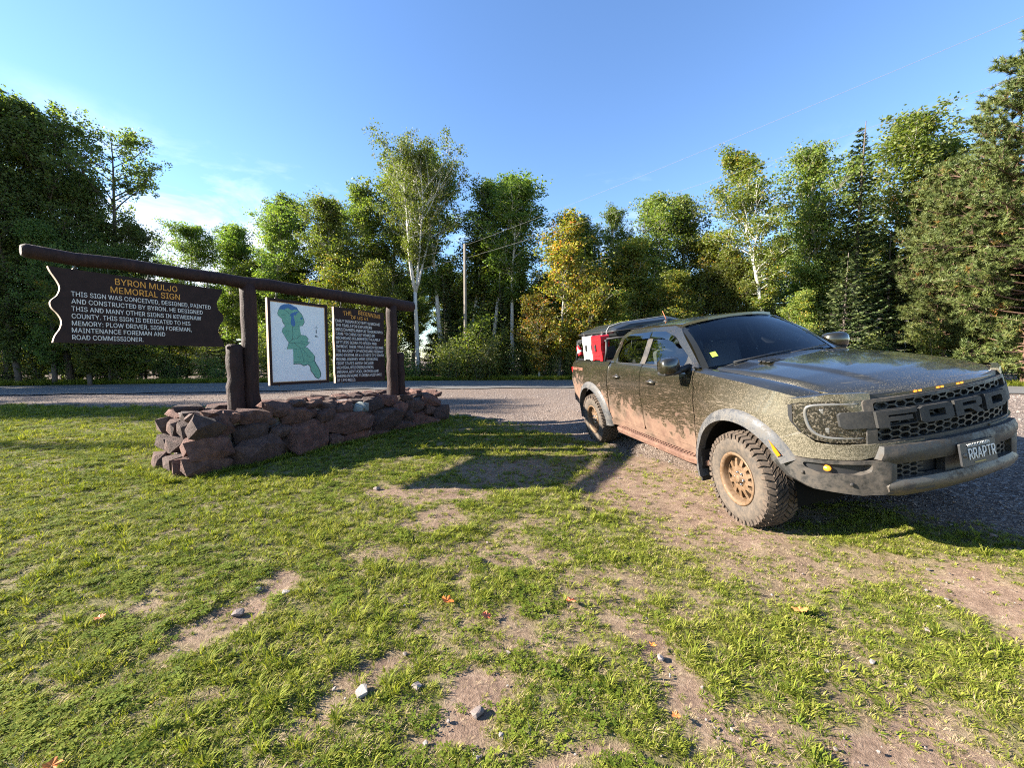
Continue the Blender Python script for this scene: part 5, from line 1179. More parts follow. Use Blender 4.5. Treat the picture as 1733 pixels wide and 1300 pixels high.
def broadleaf(seed, H, base, Rm, nbr=34, nleaf=11000, lsize=0.085, tr=0.13, bk='grey', lf='aspen', peak=0.45, ascend=0.9, forks=0, clump=0.34, lean=0.02, tintb=0.0, sparse=0.0):
    rg = np.random.default_rng(seed); sk = MB(); cl = []
    stems = []
    if forks:
        zf = H * 0.40; tp = wander((0, 0, -0.3), (lean, 0, 1), zf + 0.3, 5, rg, 0.02); sk.tube(tp, list(np.linspace(tr * 1.15, tr * 0.85, len(tp))), 9)
        for k in range(forks):
            a = 2 * PI * k / forks + rg.uniform(-.3, .3); st = wander(tp[-1] - np.array((0, 0, 0.3)), (0.30 * math.cos(a), 0.30 * math.sin(a), 1), (H - zf) * rg.uniform(0.88, 1.0), 8, rg, 0.05, 0.05); sk.tube(st, list(np.linspace(tr * 0.62, 0.015, len(st))), 7); stems.append(st)
    else:
        tp = wander((0, 0, -0.3), (lean, lean * 0.5, 1), H + 0.2, 12, rg, 0.025, 0.03); sk.tube(tp, list(tr * (1 - np.linspace(0, 1, len(tp)) ** 1.2 * 0.93)), 9); stems.append(tp)
    nbr = int(nbr * 1.25)
    for j in range(nbr):
        st = stems[j % len(stems)]; t = base + (0.97 - base) * ((j + rg.uniform(0, 1)) / nbr)
        q = t * H; zs = [p[2] for p in st]; i = max(0, min(len(st) - 2, int(np.searchsorted(zs, q)) - 1)); f = (q - zs[i]) / max(1e-6, zs[i + 1] - zs[i])
        if f < -0.5: continue
        p = st[i] + (st[i + 1] - st[i]) * np.clip(f, 0, 1)
        u = (t - base) / (1 - base); env = Rm * max(0.12, (u / peak) ** 0.6 if u < peak else ((1 - u) / (1 - peak)) ** 0.75) * rg.uniform(0.65, 1.12)
        a = rg.uniform(0, 2 * PI); el_ = ascend * (0.5 + 0.7 * u) + rg.uniform(-0.2, 0.25)
        ln = env / max(0.45, math.cos(min(el_, 1.15)))
        br = wander(p, (math.cos(a) * math.cos(el_), math.sin(a) * math.cos(el_), math.sin(el_)), ln, 5, rg, 0.13, 0.04)
        r0 = max(0.012, tr * 0.34 * (1 - u * 0.75)); sk.tube(br, list(np.linspace(r0, 0.006, len(br))), 5, cap=False)
        for k in range(2, 6): cl.append((br[k], 0.75 + 0.1 * k))
        for k in range(int(4 + 2.2 * ln)):
            i2 = rg.integers(1, 5); d2 = rg.normal(size=3); d2[2] = abs(d2[2]) * 0.6 + 0.1; d2 /= np.linalg.norm(d2)
            sb = wander(br[i2], d2 + (br[-1] - br[0]) / ln * 0.8, ln * rg.uniform(0.22, 0.45), 3, rg, 0.2); sk.tube(sb, list(np.linspace(r0 * 0.4, 0.004, len(sb))), 4, cap=False); cl.append((sb[-1], 1.0)); cl.append((sb[2], 0.8))
    for st in stems: cl.append((st[-1], 1.0)); cl.append((st[-2], 0.8))
    C = np.array([c[0] for c in cl]); w = np.array([c[1] for c in cl]) * rg.uniform(0.3, 1.3, len(cl)); keep = rg.uniform(size=len(cl)) > sparse; C, w = C[keep], w[keep]; w /= w.sum()
    nleaf = int(nleaf * 2.0); lsize = lsize * 0.80; ix = rg.choice(len(C), nleaf, p=w); ct = rg.normal(0.5 + tintb, 0.16, len(C))
    sg = 0.70 * clump * rg.uniform(0.5, 1.4, len(C))
    off = rg.normal(size=(nleaf, 3)); off *= (rg.uniform(0.25, 1, size=(nleaf, 1)) ** 0.5) / (np.linalg.norm(off, axis=1, keepdims=True)) * 1.7; off[:, 2] *= 0.72
    P = C[ix] + off * sg[ix, None]
    V, F, T = leaf_quads(P, lsize, lsize * 0.66, rg, ct[ix] + rg.normal(0, 0.17, nleaf))
    return tree_mesh(sk, V, F, T, bk, lf)
def spruce(seed, H, Rm, base=0.06, bk='brown', dens=1.0, tintb=0.0):
    rg = np.random.default_rng(seed); sk = MB(); tp = wander((0, 0, -0.3), (0, 0, 1), H + 0.3, 10, rg, 0.008); sk.tube(tp, list(0.02 + 0.010 * H * (1 - np.linspace(0, 1, len(tp))) ** 0.9), 8)
    PP, DD, TT = [], [], []; z = base * H
    while z < H * 0.985:
        t = z / H; R0 = Rm * (1 - t) ** 0.85 + 0.10; nb = 7 if t < 0.8 else 5; a0 = rg.uniform(0, 6.28)
        for k in range(nb):
            a = a0 + 2 * PI * k / nb + rg.uniform(-.25, .25); ln = R0 * rg.uniform(0.68, 1.14); up_ = 0.35 - 0.75 * (1 - t) + rg.uniform(-.1, .1)
            d = np.array((math.cos(a), math.sin(a), up_)); br = [np.array((0, 0, z)) + d * ln * s - np.array((0, 0, 0.16 * ln * math.sin(PI * s) - 0.10 * ln * s * s)) for s in np.linspace(0, 1, 5)]
            if ln > 0.5: sk.tube(br, list(np.linspace(0.008 + 0.010 * ln, 0.004, 5)), 4, cap=False)
            n = max(6, int(ln * 50 * dens)); s = rg.uniform(0.12, 1.0, n) ** 0.75; i = np.minimum((s * 4).astype(int), 3); B = np.array(br); p = B[i] + (B[i + 1] - B[i]) * (s * 4 - i)[:, None]
            side = np.array((-math.sin(a), math.cos(a), 0)); wdt = (0.30 * ln * (1 - s) + 0.10) * rg.uniform(-1, 1, n); p = p + side * wdt[:, None]; p[:, 2] -= np.abs(wdt) * 0.25 + rg.uniform(0, 0.06, n)
            D = np.array((math.cos(a), math.sin(a), -0.25)) * 0.8 + side * np.sign(wdt)[:, None] * 0.7; PP.append(p); DD.append(D); TT.append(0.30 + tintb + 0.35 * s + rg.normal(0, 0.12, n))
        z += 0.30 + 0.10 * (1 - t)
    P = np.concatenate(PP); V, F, T = leaf_quads(P, 0.115, 0.046, rg, np.concatenate(TT), 0.9, np.concatenate(DD)); return tree_mesh(sk, V, F, T, bk, 'spruce')
def pine(seed, H, Rm, base=0.10, open_=0.0, droop=0.0, bare=False):
    rg = np.random.default_rng(seed); sk = MB(); tp = wander((0, 0, -0.3), (0.01, 0, 1), H + 0.3, 12, rg, 0.015); sk.tube(tp, list(0.03 + 0.013 * H * (1 - np.linspace(0, 1, len(tp))) ** 0.9), 9)
    TP, TD, TT = [], [], []; z = base * H
    while z < H * 0.98:
        t = (z / H - base) / (1 - base); R0 = Rm * (0.55 + 0.9 * t if t < 0.4 else 1.0 * ((1 - t) / 0.6) ** 0.7) + 0.25; nb = rg.integers(4, 7); a0 = rg.uniform(0, 6.28)
        if rg.uniform() < open_: z += 0.5; continue
        for k in range(nb):
            a = a0 + 2 * PI * k / nb + rg.uniform(-.3, .3); ln = R0 * rg.uniform(0.65, 1.15); d = (math.cos(a), math.sin(a), 0.05 + 0.7 * t - droop)
            br = wander((0, 0, z), d, ln, 6, rg, 0.09, 0.055); sk.tube(br, list(np.linspace(0.010 + 0.012 * ln, 0.008, 7)), 5, cap=False)
            for i in range(3, 7): TP.append(br[i]); TD.append(br[i] - br[i - 1]); TT.append(0.68 if i < 4 else 0.4)
            for q in range(int(3 + ln * 3.6)):
                i = rg.integers(2, 6); d2 = (br[i] - br[i - 1]) / np.linalg.norm(br[i] - br[i - 1]) + rg.normal(size=3) * 0.55 + np.array((0, 0, 0.25)); sb = wander(br[i], d2, ln * rg.uniform(0.16, 0.36) + 0.1, 3, rg, 0.12, 0.08)
                sk.tube(sb, [0.010, 0.008, 0.007, 0.005], 4, cap=False); TP += [sb[2], sb[3]]; TD += [sb[2] - sb[1], sb[3] - sb[2]]; TT += [0.50, 0.34]
        z += rg.uniform(0.28, 0.42)
    TP = np.array(TP); TD = np.array(TD); TD /= np.linalg.norm(TD, axis=1, keepdims=True); n = len(TP); k = 40
    b_ = np.repeat(TP, k, 0); d = np.repeat(TD, k, 0) * 0.55 + rg.normal(size=(n * k, 3)) * 0.62; d[:, 2] += 0.12; d /= np.linalg.norm(d, axis=1, keepdims=True)
    L = rg.uniform(0.15, 0.25, (n * k, 1)); sd = np.cross(d, rg.normal(size=(n * k, 3))); sd /= np.linalg.norm(sd, axis=1, keepdims=True) + 1e-9
    b_ = b_ - np.repeat(TD, k, 0) * rg.uniform(0, 0.16, (n * k, 1)); V = np.stack([b_ - sd * 0.016, b_ + sd * 0.016, b_ + d * L], 1).reshape(-1, 3); F = np.arange(3 * n * k).reshape(-1, 3)
    tt = np.array(TT) + rg.normal(0, 0.15, n); T = np.repeat(np.clip(np.repeat(tt, k) + rg.normal(0, 0.08, n * k), 0, 1), 3)
    return tree_mesh(sk, V, F, T, 'pine', 'pine')
def shrub(seed, H, Rm, n=2600, lf='shrub', stems=7, ls=0.055):
    rg = np.random.default_rng(seed); sk = MB(); cl = []
    for k in range(stems):
        a = rg.uniform(0, 6.28); st = wander((rg.normal() * 0.15, rg.normal() * 0.15, -0.1), (math.cos(a) * 0.45 * Rm / H, math.sin(a) * 0.45 * Rm / H, 1), H * rg.uniform(0.7, 1.0), 6, rg, 0.10); sk.tube(st, list(np.linspace(0.022, 0.005, 7)), 5, cap=False)
        for i in range(1, 7):
            cl.append(st[i])
            for q in range(3): sb = wander(st[i], rg.normal(size=3) * 0.8 + np.array((0, 0, 0.5)), Rm * rg.uniform(0.2, 0.5), 2, rg, 0.2); sk.tube(sb, [0.007, 0.005, 0.003], 4, cap=False); cl += [sb[1], sb[2]]
    C = np.array(cl); ix = rg.integers(0, len(C), n); P = C[ix] + rg.normal(size=(n, 3)) * 0.17; P[:, 2] = np.maximum(P[:, 2], 0.05); ct = rg.normal(0.5, 0.16, len(C))
    V, F, T = leaf_quads(P, ls, ls * 0.6, rg, ct[ix] + rg.normal(0, 0.15, n)); return tree_mesh(sk, V, F, T, 'brown', lf)

PROTO = {   # name: (meshes, height)
 'aspen_a': (broadleaf(1, 15, 0.38, 2.3, 40, 13000, 0.085, 0.15, 'white', 'aspen', 0.45, 1.0, clump=0.36), 15),
 'aspen_b': (broadleaf(2, 14, 0.30, 2.0, 38, 11000, 0.085, 0.12, 'grey', 'aspen', 0.5, 1.05, clump=0.36, tintb=0.10), 14),
 'aspen_c': (broadleaf(3, 15, 0.40, 1.7, 34, 9000, 0.085, 0.12, 'white', 'aspen', 0.5, 1.1, clump=0.34, tintb=-0.15), 15),
 'aspen_d': (broadleaf(4, 13, 0.22, 2.2, 40, 12500, 0.08, 0.12, 'grey', 'aspen', 0.4, 0.95, clump=0.38, tintb=0.05), 13),
 'birch_fork': (broadleaf(5, 17, 0.52, 2.9, 56, 17000, 0.085, 0.16, 'white', 'aspen', 0.45, 1.0, forks=4, clump=0.38, tintb=0.06), 17),
 'birch_tall': (broadleaf(6, 14, 0.30, 2.3, 46, 12000, 0.075, 0.12, 'white', 'maple', 0.35, 0.8, clump=0.34, tintb=0.05, sparse=0.1), 14),
 'dark_a': (broadleaf(7, 16, 0.10, 3.3, 60, 19000, 0.095, 0.22, 'brown', 'dark', 0.4, 0.75, clump=0.46), 16),
 'dark_b': (broadleaf(8, 15, 0.14, 2.7, 52, 15000, 0.095, 0.18, 'brown', 'dark', 0.5, 0.9, clump=0.42, tintb=0.1), 15),
 'open_pine': (broadleaf(9, 15, 0.45, 3.6, 26, 6500, 0.085, 0.20, 'brown', 'dark', 0.72, 0.55, clump=0.30, sparse=0.35, tintb=0.15), 15),
 'maple_a': (broadleaf(10, 10, 0.12, 2.4, 44, 11000, 0.085, 0.13, 'brown', 'maple', 0.4, 0.75, clump=0.40), 10),
 'maple_b': (broadleaf(11, 9, 0.06, 2.2, 44, 10500, 0.085, 0.11, 'grey', 'maple', 0.38, 0.8, clump=0.40, tintb=0.10), 9),
 'autumn_a': (broadleaf(12, 9, 0.12, 2.0, 40, 6500, 0.085, 0.10, 'grey', 'autumn', 0.30, 0.9, clump=0.36, tintb=-0.10), 9),
 'autumn_b': (broadleaf(13, 6, 0.10, 1.7, 34, 5000, 0.08, 0.08, 'grey', 'autumn', 0.4, 0.8, clump=0.34, tintb=-0.14), 6),
 'spruce_a': (spruce(14, 15, 2.5), 15), 'spruce_b': (spruce(15, 8, 2.3, 0.04, tintb=0.12), 8), 'spruce_c': (spruce(16, 12, 1.5, 0.08, tintb=-0.1), 12),
 'pine_a': (pine(17, 17, 3.8, 0.05, droop=0.12), 17), 'pine_b': (pine(18, 13, 2.8, 0.16), 13),
 'shrub_a': (shrub(21, 2.4, 1.1), 2.4), 'shrub_b': (shrub(22, 1.6, 1.0, 2200), 1.6), 'shrub_c': (shrub(23, 3.2, 1.0, 3200, 'maple', 5), 3.2), 'shrub_d': (shrub(24, 1.1, 0.9, 1500, 'dark'), 1.1),
}
KIND = {'aspen_a': ('aspen_tree', 'tree'), 'aspen_b': ('aspen_tree', 'tree'), 'aspen_c': ('aspen_tree', 'tree'), 'aspen_d': ('aspen_tree', 'tree'), 'birch_fork': ('birch_tree', 'birch'), 'birch_tall': ('birch_tree', 'birch'), 'dark_a': ('deciduous_tree', 'tree'), 'dark_b': ('deciduous_tree', 'tree'), 'open_pine': ('deciduous_tree', 'tree'),
        'maple_a': ('maple_tree', 'maple'), 'maple_b': ('maple_tree', 'maple'), 'autumn_a': ('maple_tree', 'maple'), 'autumn_b': ('maple_tree', 'maple'), 'spruce_a': ('spruce_tree', 'spruce'), 'spruce_b': ('spruce_tree', 'spruce'), 'spruce_c': ('spruce_tree', 'spruce'), 'pine_a': ('pine_tree', 'pine'), 'pine_b': ('pine_tree', 'pine'),
        'shrub_a': ('shrub', 'shrub'), 'shrub_b': ('shrub', 'shrub'), 'shrub_c': ('sapling', 'sapling'), 'shrub_d': ('shrub', 'shrub')}
trg = random.Random(5)
FAT = {'aspen_a': 1.3, 'aspen_b': 1.35, 'aspen_c': 1.3, 'aspen_d': 1.3, 'birch_fork': 1.0, 'birch_tall': 1.25, 'maple_a': 1.2, 'maple_b': 1.25, 'autumn_a': 1.2, 'pine_b': 1.0, 'pine_a': 1.0}
def plant(kind, x, y, H, label, group=None, rot=None, wide=1.0):
    (tm, cm), h0 = PROTO[kind]; nm, cat = KIND[kind]; s = H / h0
    e = empty(nm, (x, y, float(ground_z(x, y)) - 0.03), (0, 0, trg.uniform(0, 6.28) if rot is None else rot)); e.scale = (s * wide * FAT.get(kind, 1.0), s * wide * FAT.get(kind, 1.0), s)
    link('trunk' if 'shrub' not in nm else 'stems', tm, e); link('crown' if 'shrub' not in nm else 'foliage', cm, e)
    tag(e, label, cat, group); return e
def plant_px(kind, px, ytop, Z, label, group=None, rot=None, wide=1.0):
    d = ray(px, 610); x = d.x / d.y * Z; H = CAM_Z + (610 - ytop) / FPX * Z - float(ground_z(x, Z))
    return plant(kind, x, Z, H, label, group, rot, wide)
G_L = 'dark broad trees left of the sky gap'; G_A = 'aspens behind the sign'; G_R = 'mixed trees behind the pickup'
for px, yt, Z, k, lb, g, w in [
    (-75, 150, 20, 'dark_a', 'dark broad tree standing out beyond the free end of the crossbar', G_L, 1.0), (12, 178, 21, 'dark_b', 'tall dark tree with a ragged top in the shaded wood', G_L, 0.95), (62, 185, 22, 'dark_a', 'tallest dark tree of the shaded wood, crown full and round', G_L, 0.9), (118, 215, 22, 'dark_b', 'dark tree with a full crown next to the open-crowned tree', G_L, 1.0),
    (150, 300, 22.5, 'dark_a', 'dark mid-height tree filling in under the open-crowned tree', G_L, 0.9), (30, 330, 20.5, 'dark_b', 'shorter dark tree in front of the ragged-topped one', G_L, 1.1), (90, 380, 20.5, 'dark_a', 'short dark tree in front of the tallest one, leaves to the ground', G_L, 1.0), (185, 420, 22, 'dark_b', 'short wide dark tree over the top edge of the memorial board', G_L, 1.2),
    (192, 232, 23, 'open_pine', 'open-crowned tree with bare crooked limbs beside the sky gap', None, 1.0), (236, 385, 23.5, 'dark_b', 'dark rounded tree at the edge of the sky gap', None, 0.95), (150, 470, 20, 'maple_a', 'low dark bushy tree under the memorial board', None, 1.1), (215, 505, 22, 'maple_b', 'low bushy tree beside the low dark one under the memorial board', None, 1.2),
    (338, 398, 34, 'aspen_a', 'aspen at the right side of the sky gap', G_A, 1.0), (385, 390, 36, 'aspen_d', 'leafy aspen second from the sky gap', G_A, 1.0), (425, 388, 38, 'aspen_c', 'aspen rising behind the taller left post', G_A, 1.0), (465, 372, 33, 'aspen_b', 'yellow-green aspen above the left post top', G_A, 1.0), (500, 346, 35, 'aspen_a', 'aspen with a full crown above the map panel', G_A, 0.9), (540, 350, 37, 'aspen_c', 'narrow pale-trunked aspen above the map panel', G_A, 1.1),
    (582, 362, 32, 'aspen_b', 'yellow-green aspen above the history panel', G_A, 1.0), (618, 340, 35, 'aspen_d', 'aspen between history panel and right post', G_A, 0.9), (655, 292, 34, 'aspen_b', 'tall aspen touching the left side of the forked birch', G_A, 0.95), (748, 288, 34, 'aspen_a', 'tall aspen touching the right side of the forked birch', G_A, 1.0), (560, 440, 29, 'maple_b', 'short bushy yellow-green tree under the crossbar log', None, 1.0), (640, 450, 28, 'maple_a', 'bushy maple between the right post and the forked birch', None, 0.8),
    (707, 276, 30, 'birch_fork', 'tall birch whose white trunk forks into several stems', None, 1.0),
    (792, 318, 35, 'aspen_c', 'narrow dark aspen right behind the utility pole', 'narrow aspens by the utility pole', 1.0), (832, 322, 34, 'aspen_c', 'narrow dark aspen one step right of the utility pole', 'narrow aspens by the utility pole', 1.15), (868, 338, 33, 'aspen_c', 'narrow dark aspen at the gap before the orange maple', 'narrow aspens by the utility pole', 1.2), (755, 470, 31, 'spruce_c', 'small dark spruce between birch and utility pole', None, 1.0), (850, 480, 31, 'spruce_c', 'narrow dark spruce right of the utility pole', None, 1.0),
    (884, 448, 38, 'spruce_c', 'pointed dark spruce in the gap left of the orange maple', None, 0.9),
    (945, 372, 28, 'autumn_a', 'slender maple with orange and red autumn leaves behind the pickup bed', None, 0.95), (912, 505, 26.5, 'autumn_b', 'small orange-yellow maple at the road edge', None, 1.1), (985, 470, 27, 'autumn_b', 'small yellow-green maple beside the taller autumn maple', None, 1.0),
    (1000, 376, 33, 'aspen_d', 'green pyramid-shaped tree right of the orange maple', None, 0.85), (1050, 366, 35, 'aspen_c', 'thin pale tree standing above the pickup bed', None, 0.75), (1085, 420, 30, 'maple_b', 'bushy green tree behind the cargo box', None, 1.0), (1122, 342, 33, 'aspen_b', 'round-topped yellow-green tree above the pickup cab', None, 1.0), (1162, 350, 35, 'aspen_d', 'leafy tree leaning behind the round-topped one', None, 1.0),
    (1210, 405, 31, 'maple_b', 'bushy tree with first yellow leaves left of the white birch', None, 1.0), (1245, 430, 29, 'maple_a', 'bushy green tree at the foot of the white birch', None, 0.9), (1150, 470, 27.5, 'maple_b', 'low wide maple right behind the pickup cab', None, 1.1), (1050, 500, 27, 'maple_b', 'low leafy tree right behind the pickup bed', None, 1.0),
    (1303, 252, 26, 'birch_tall', 'straight birch with a white trunk behind the pickup roof', None, 1.0), (1350, 345, 29, 'aspen_d', 'green tree filling in right of the straight birch', None, 0.9), (1392, 270, 28, 'aspen_b', 'tall yellow-green tree left of the tall spruce', None, 0.85), (1438, 226, 26.5, 'spruce_a', 'tall pointed spruce behind the pickup hood', None, 1.0), (1478, 232, 30, 'aspen_b', 'tall leafy tree right against the tall spruce', None, 1.0), (1518, 268, 32, 'aspen_c', 'wispy tree right of the tall spruce', None, 1.0),
    (1425, 430, 22.5, 'spruce_b', 'broad young spruce right behind the pickup hood', None, 1.0), (1355, 500, 24, 'maple_b', 'yellowish bushy maple by the driver-side mirror', None, 0.9), (1500, 400, 26, 'spruce_c', 'dark narrow spruce behind the broad young spruce', None, 1.3), (1562, 300, 28, 'autumn_a', 'maple with reddish top behind the pines', None, 1.0), (1545, 360, 27, 'spruce_a', 'dark spruce in the shade between maple and pine', None, 0.8),
    (1592, 285, 23.5, 'pine_b', 'red pine with upright tufts left of the great pine', None, 1.0), (1650, 300, 23, 'pine_b', 'red pine with orange inner needles beside the great pine', None, 1.2), (1742, 48, 20.5, 'pine_a', 'great red pine towering at the road bend', None, 1.05), (1810, 120, 22, 'pine_a', 'red pine growing beyond the great one', None, 1.0)]:
    plant_px(k, px, yt, Z, lb, g, None, w)
# the wood behind: rows of further trees
G_B = 'trees deep in the wood'
for Z, n, lo, hi in ((37, 28, 9.0, 12.0), (43, 34, 10.5, 14), (50, 34, 9.5, 13.5), (62, 34, 11, 14.5)):
    for i in range(n):
        px = -260 + 2260 * (i + trg.uniform(0.1, 0.9)) / n; zz = Z + trg.uniform(-3, 3); d = ray(px, 610); x = d.x / d.y * zz
        h = trg.uniform(lo, hi) * (0.62 if 255 < px < 345 else 0.8 if 885 < px < 935 else 1.0)
        rd = min(math.hypot(x - p[0], zz - p[1]) for p in ROAD)
        if rd < 6 or (px < 250 and zz < 46): continue
        k = trg.choice(['aspen_a', 'aspen_d', 'maple_a', 'maple_b', 'spruce_a', 'spruce_c', 'dark_b', 'dark_a'])
        plant(k, x, zz, h, {'aspen': 'aspen deep in the wood behind the front row', 'maple': 'maple deep in the wood behind the front row', 'spruce': 'spruce deep in the wood behind the front row', 'dark': 'broadleaf tree deep in the wood behind the front row'}[k.split('_')[0]], 'deep wood ' + k.split('_')[0], None, 1.25)
# bushy undergrowth trees that close the view between the trunks
for Z, n, lo, hi, p0, p1 in ((24.5, 16, 2.6, 4.2, -220, 330), (34, 34, 3.0, 5.2, -200, 1950), (72, 40, 9, 13, -300, 2030)):
    for i in range(n):
        px = p0 + (p1 - p0) * (i + trg.uniform(0.1, 0.9)) / n; zz = Z + trg.uniform(-1.5, 1.5); d = ray(px, 610); x = d.x / d.y * zz
        if min(math.hypot(x - p[0], zz - p[1]) for p in ROAD) < 5: continue
        k = trg.choice(['maple_b', 'maple_a', 'dark_a', 'spruce_b']) if Z < 60 else trg.choice(['spruce_a', 'dark_a', 'maple_b'])
        if Z < 60: plant(k, x, zz, trg.uniform(lo, hi), {'maple': 'low bushy undergrowth maple between the trunks', 'dark': 'low dark undergrowth tree between the trunks', 'spruce': 'young undergrowth spruce between the trunks'}[k.split('_')[0]], 'undergrowth ' + k.split('_')[0], None, 1.6)
        else: plant(k, x, zz, trg.uniform(lo, hi), {'maple': 'maple closing the far end of the wood', 'dark': 'broadleaf tree closing the far end of the wood', 'spruce': 'spruce closing the far end of the wood'}[k.split('_')[0]], 'farthest ' + k.split('_')[0], None, 1.7)
# trees standing beyond the left end of the lawn; their shadows reach across it
for x, y, h, k, lb in ((-31, 10.6, 13.5, 'dark_b', 'broadleaf tree between lawn and road, left of the sign'), (-36.5, 9.6, 15, 'dark_a', 'large broadleaf tree beyond the left end of the lawn'), (-38, 5.6, 14.6, 'spruce_c', 'lone narrow spruce beyond the left end of the lawn')): plant(k, x, y, h, lb)
for x, y, h, k in ((-44, 16.4, 16, 'dark_a'), (-50, 14.8, 17, 'dark_b'), (-57, 13.2, 16, 'dark_a'), (-64, 12, 17, 'dark_b'), (-47, 19, 17, 'dark_b')): plant(k, x, y, h, 'tall broadleaf tree along the far road side, beyond the shaded wood', 'broad trees further along the road')
# shrubs and saplings along the far road edge
for i in range(64):
    t = (i + trg.uniform(0, 0.9)) / 64; j = t * (len(ROAD) - 1) * 0.56 + (len(ROAD) - 1) * 0.14; a, b_ = ROAD[int(j)], ROAD[min(int(j) + 1, len(ROAD) - 1)]; p = a + (b_ - a) * (j % 1); d = (b_ - a) / np.hypot(*(b_ - a)); nrm = np.array((-d[1], d[0]))
    q = p + nrm * trg.uniform(4.6, 7.2); k = trg.choice(['shrub_a', 'shrub_a', 'shrub_b', 'shrub_c', 'shrub_d'])
    plant(k, q[0], q[1], PROTO[k][1] * trg.uniform(0.7, 1.25), {'shrub_a': 'upright leafy shrub at the far road edge', 'shrub_b': 'rounded leafy shrub at the far road edge', 'shrub_c': 'young sapling at the far road edge', 'shrub_d': 'low dark shrub at the far road edge'}[k], 'roadside ' + k.replace('_', ' '))
for px, Z, k, h, lb in ((792, 26, 'shrub_c', 4.6, 'tall pale sapling in front of the utility pole'), (832, 26.5, 'shrub_c', 3.7, 'pale sapling right of the utility pole'), (762, 25.5, 'shrub_a', 2.6, 'yellowish shrub left of the utility pole'), (815, 25.3, 'shrub_a', 2.9, 'wide pale shrub at the foot of the utility pole')):
    d = ray(px, 610); plant(k, d.x / d.y * Z, Z, h, lb, None, None, 1.3)

# ------------------------------------------------------------------ utility poles and wires
M_POLE = bark('weathered_pole_wood', (0.12, 0.10, 0.078), (0.22, 0.19, 0.15))
d = ray(788, 610); PX, PY = d.x / d.y * 27, 27.0
def pole(x, y, lb):
    e = empty('utility_pole', (x, y, float(ground_z(x, y)))); tag(e, lb, 'utility pole')
    MB().tube([(0, 0, -0.3), (0, 0, 4), (0, 0, 9.05)], [0.12, 0.108, 0.09], 12).build('pole', M_POLE, e)
    for z in (9.0, 8.15): MB().tube([(0.10, -0.05, z), (0.20, -0.08, z + 0.02)], 0.025, 6).build('insulator', M_STEEL, e)
    return e
pole(PX, PY, 'weathered wooden utility pole rising out of the roadside saplings'); pole(13.4, 7.9, 'wooden utility pole on the gravel beyond the driver side of the pickup')
M_WIRE = simple('pale_wire', (0.13, 0.13, 0.125), 0.6)
def wire(z0, z1, sag, lb, P0, P1):
    pts = []
    for k in range(25):
        t = k / 24; pts.append((P0[0] + (P1[0] - P0[0]) * t, P0[1] + (P1[1] - P0[1]) * t, z0 + (z1 - z0) * t - sag * 4 * t * (1 - t)))
    mb = MB(); mb.tube(pts, 0.0045, 5); tag(mb.build('power_line', M_WIRE), lb, 'power line')
gz0, gz1 = float(ground_z(PX, PY)), float(ground_z(13.4, 7.9))
wire(gz0 + 9.0, gz1 + 9.0, 0.15, 'upper overhead wire rising right from the pole top', (PX + .2, PY - .08), (13.4, 7.85)); wire(gz0 + 8.15, gz1 + 7.6, 0.15, 'lower overhead wire rising right from the utility pole', (PX + .2, PY - .08), (13.4, 7.85))
wire(gz0 + 9.0, 8.2, 0.5, 'upper overhead wire running left into the trees', (PX - .1, PY - .05), (-27, 40)); wire(gz0 + 8.15, 7.4, 0.5, 'lower overhead wire running left into the trees', (PX - .1, PY - .05), (-27, 40))
# ------------------------------------------------------------------ grass, gravel, fallen leaves
def grass_mat():
    m = bpy.data.materials.new('grass_blade'); m.use_nodes = True; nt = m.node_tree; nt.nodes.clear()
    o = N(nt, 'ShaderNodeOutputMaterial'); at = N(nt, 'ShaderNodeAttribute', attribute_name='tint'); oi = nt.nodes.new('ShaderNodeObjectInfo'); geo = nt.nodes.new('ShaderNodeNewGeometry')
    n1 = noise_tex(nt, 1.1, 4, 0.6, vec=geo.outputs['Position'])
    f = math_n(nt, 'ADD', math_n(nt, 'MULTIPLY', at.outputs['Fac'], 0.55), math_n(nt, 'MULTIPLY', oi.outputs['Random'], 0.30)); f = math_n(nt, 'ADD', f, math_n(nt, 'MULTIPLY', math_n(nt, 'SUBTRACT', n1, 0.5), 0.55), True)
    c = ramp(nt, f, [(0.0, (0.058, 0.092, 0.012)), (0.30, (0.132, 0.172, 0.019)), (0.55, (0.22, 0.232, 0.034)), (0.78, (0.29, 0.268, 0.072)), (1.0, (0.33, 0.28, 0.13))])
    p = N(nt, 'ShaderNodeBsdfPrincipled', inp={'Roughness': 0.75, 'Specular IOR Level': 0.12}); t = N(nt, 'ShaderNodeBsdfTranslucent'); nt.links.new(c, p.inputs['Base Color']); nt.links.new(mixc(nt, 1.0, c, (1.3, 1.3, 0.6), 'MULTIPLY'), t.inputs[0])
    mx = N(nt, 'ShaderNodeMixShader'); mx.inputs[0].default_value = 0.35; nt.links.new(p.outputs[0], mx.inputs[1]); nt.links.new(t.outputs[0], mx.inputs[2]); nt.links.new(mx.outputs[0], o.inputs['Surface']); return m
M_GRASS = grass_mat()
M_STRAW = simple('dry_straw', (0.30, 0.225, 0.12), 0.8, var=0.4, vscale=30)
M_PEBBLE = None
def pebble_mat():
    m, nt, b = mat_new('gravel_stone'); oi = nt.nodes.new('ShaderNodeObjectInfo'); c = ramp(nt, oi.outputs['Random'], [(0.0, (0.10, 0.080, 0.072)), (0.4, (0.21, 0.165, 0.145)), (0.75, (0.26, 0.215, 0.19)), (1.0, (0.27, 0.245, 0.22))])
    nt.links.new(c, b.inputs['Base Color']); b.inputs['Roughness'].default_value = 0.9; bump(nt, b, noise_tex(nt, 40, 4, 0.7), 0.5, 0.01); return m
M_PEBBLE = pebble_mat()
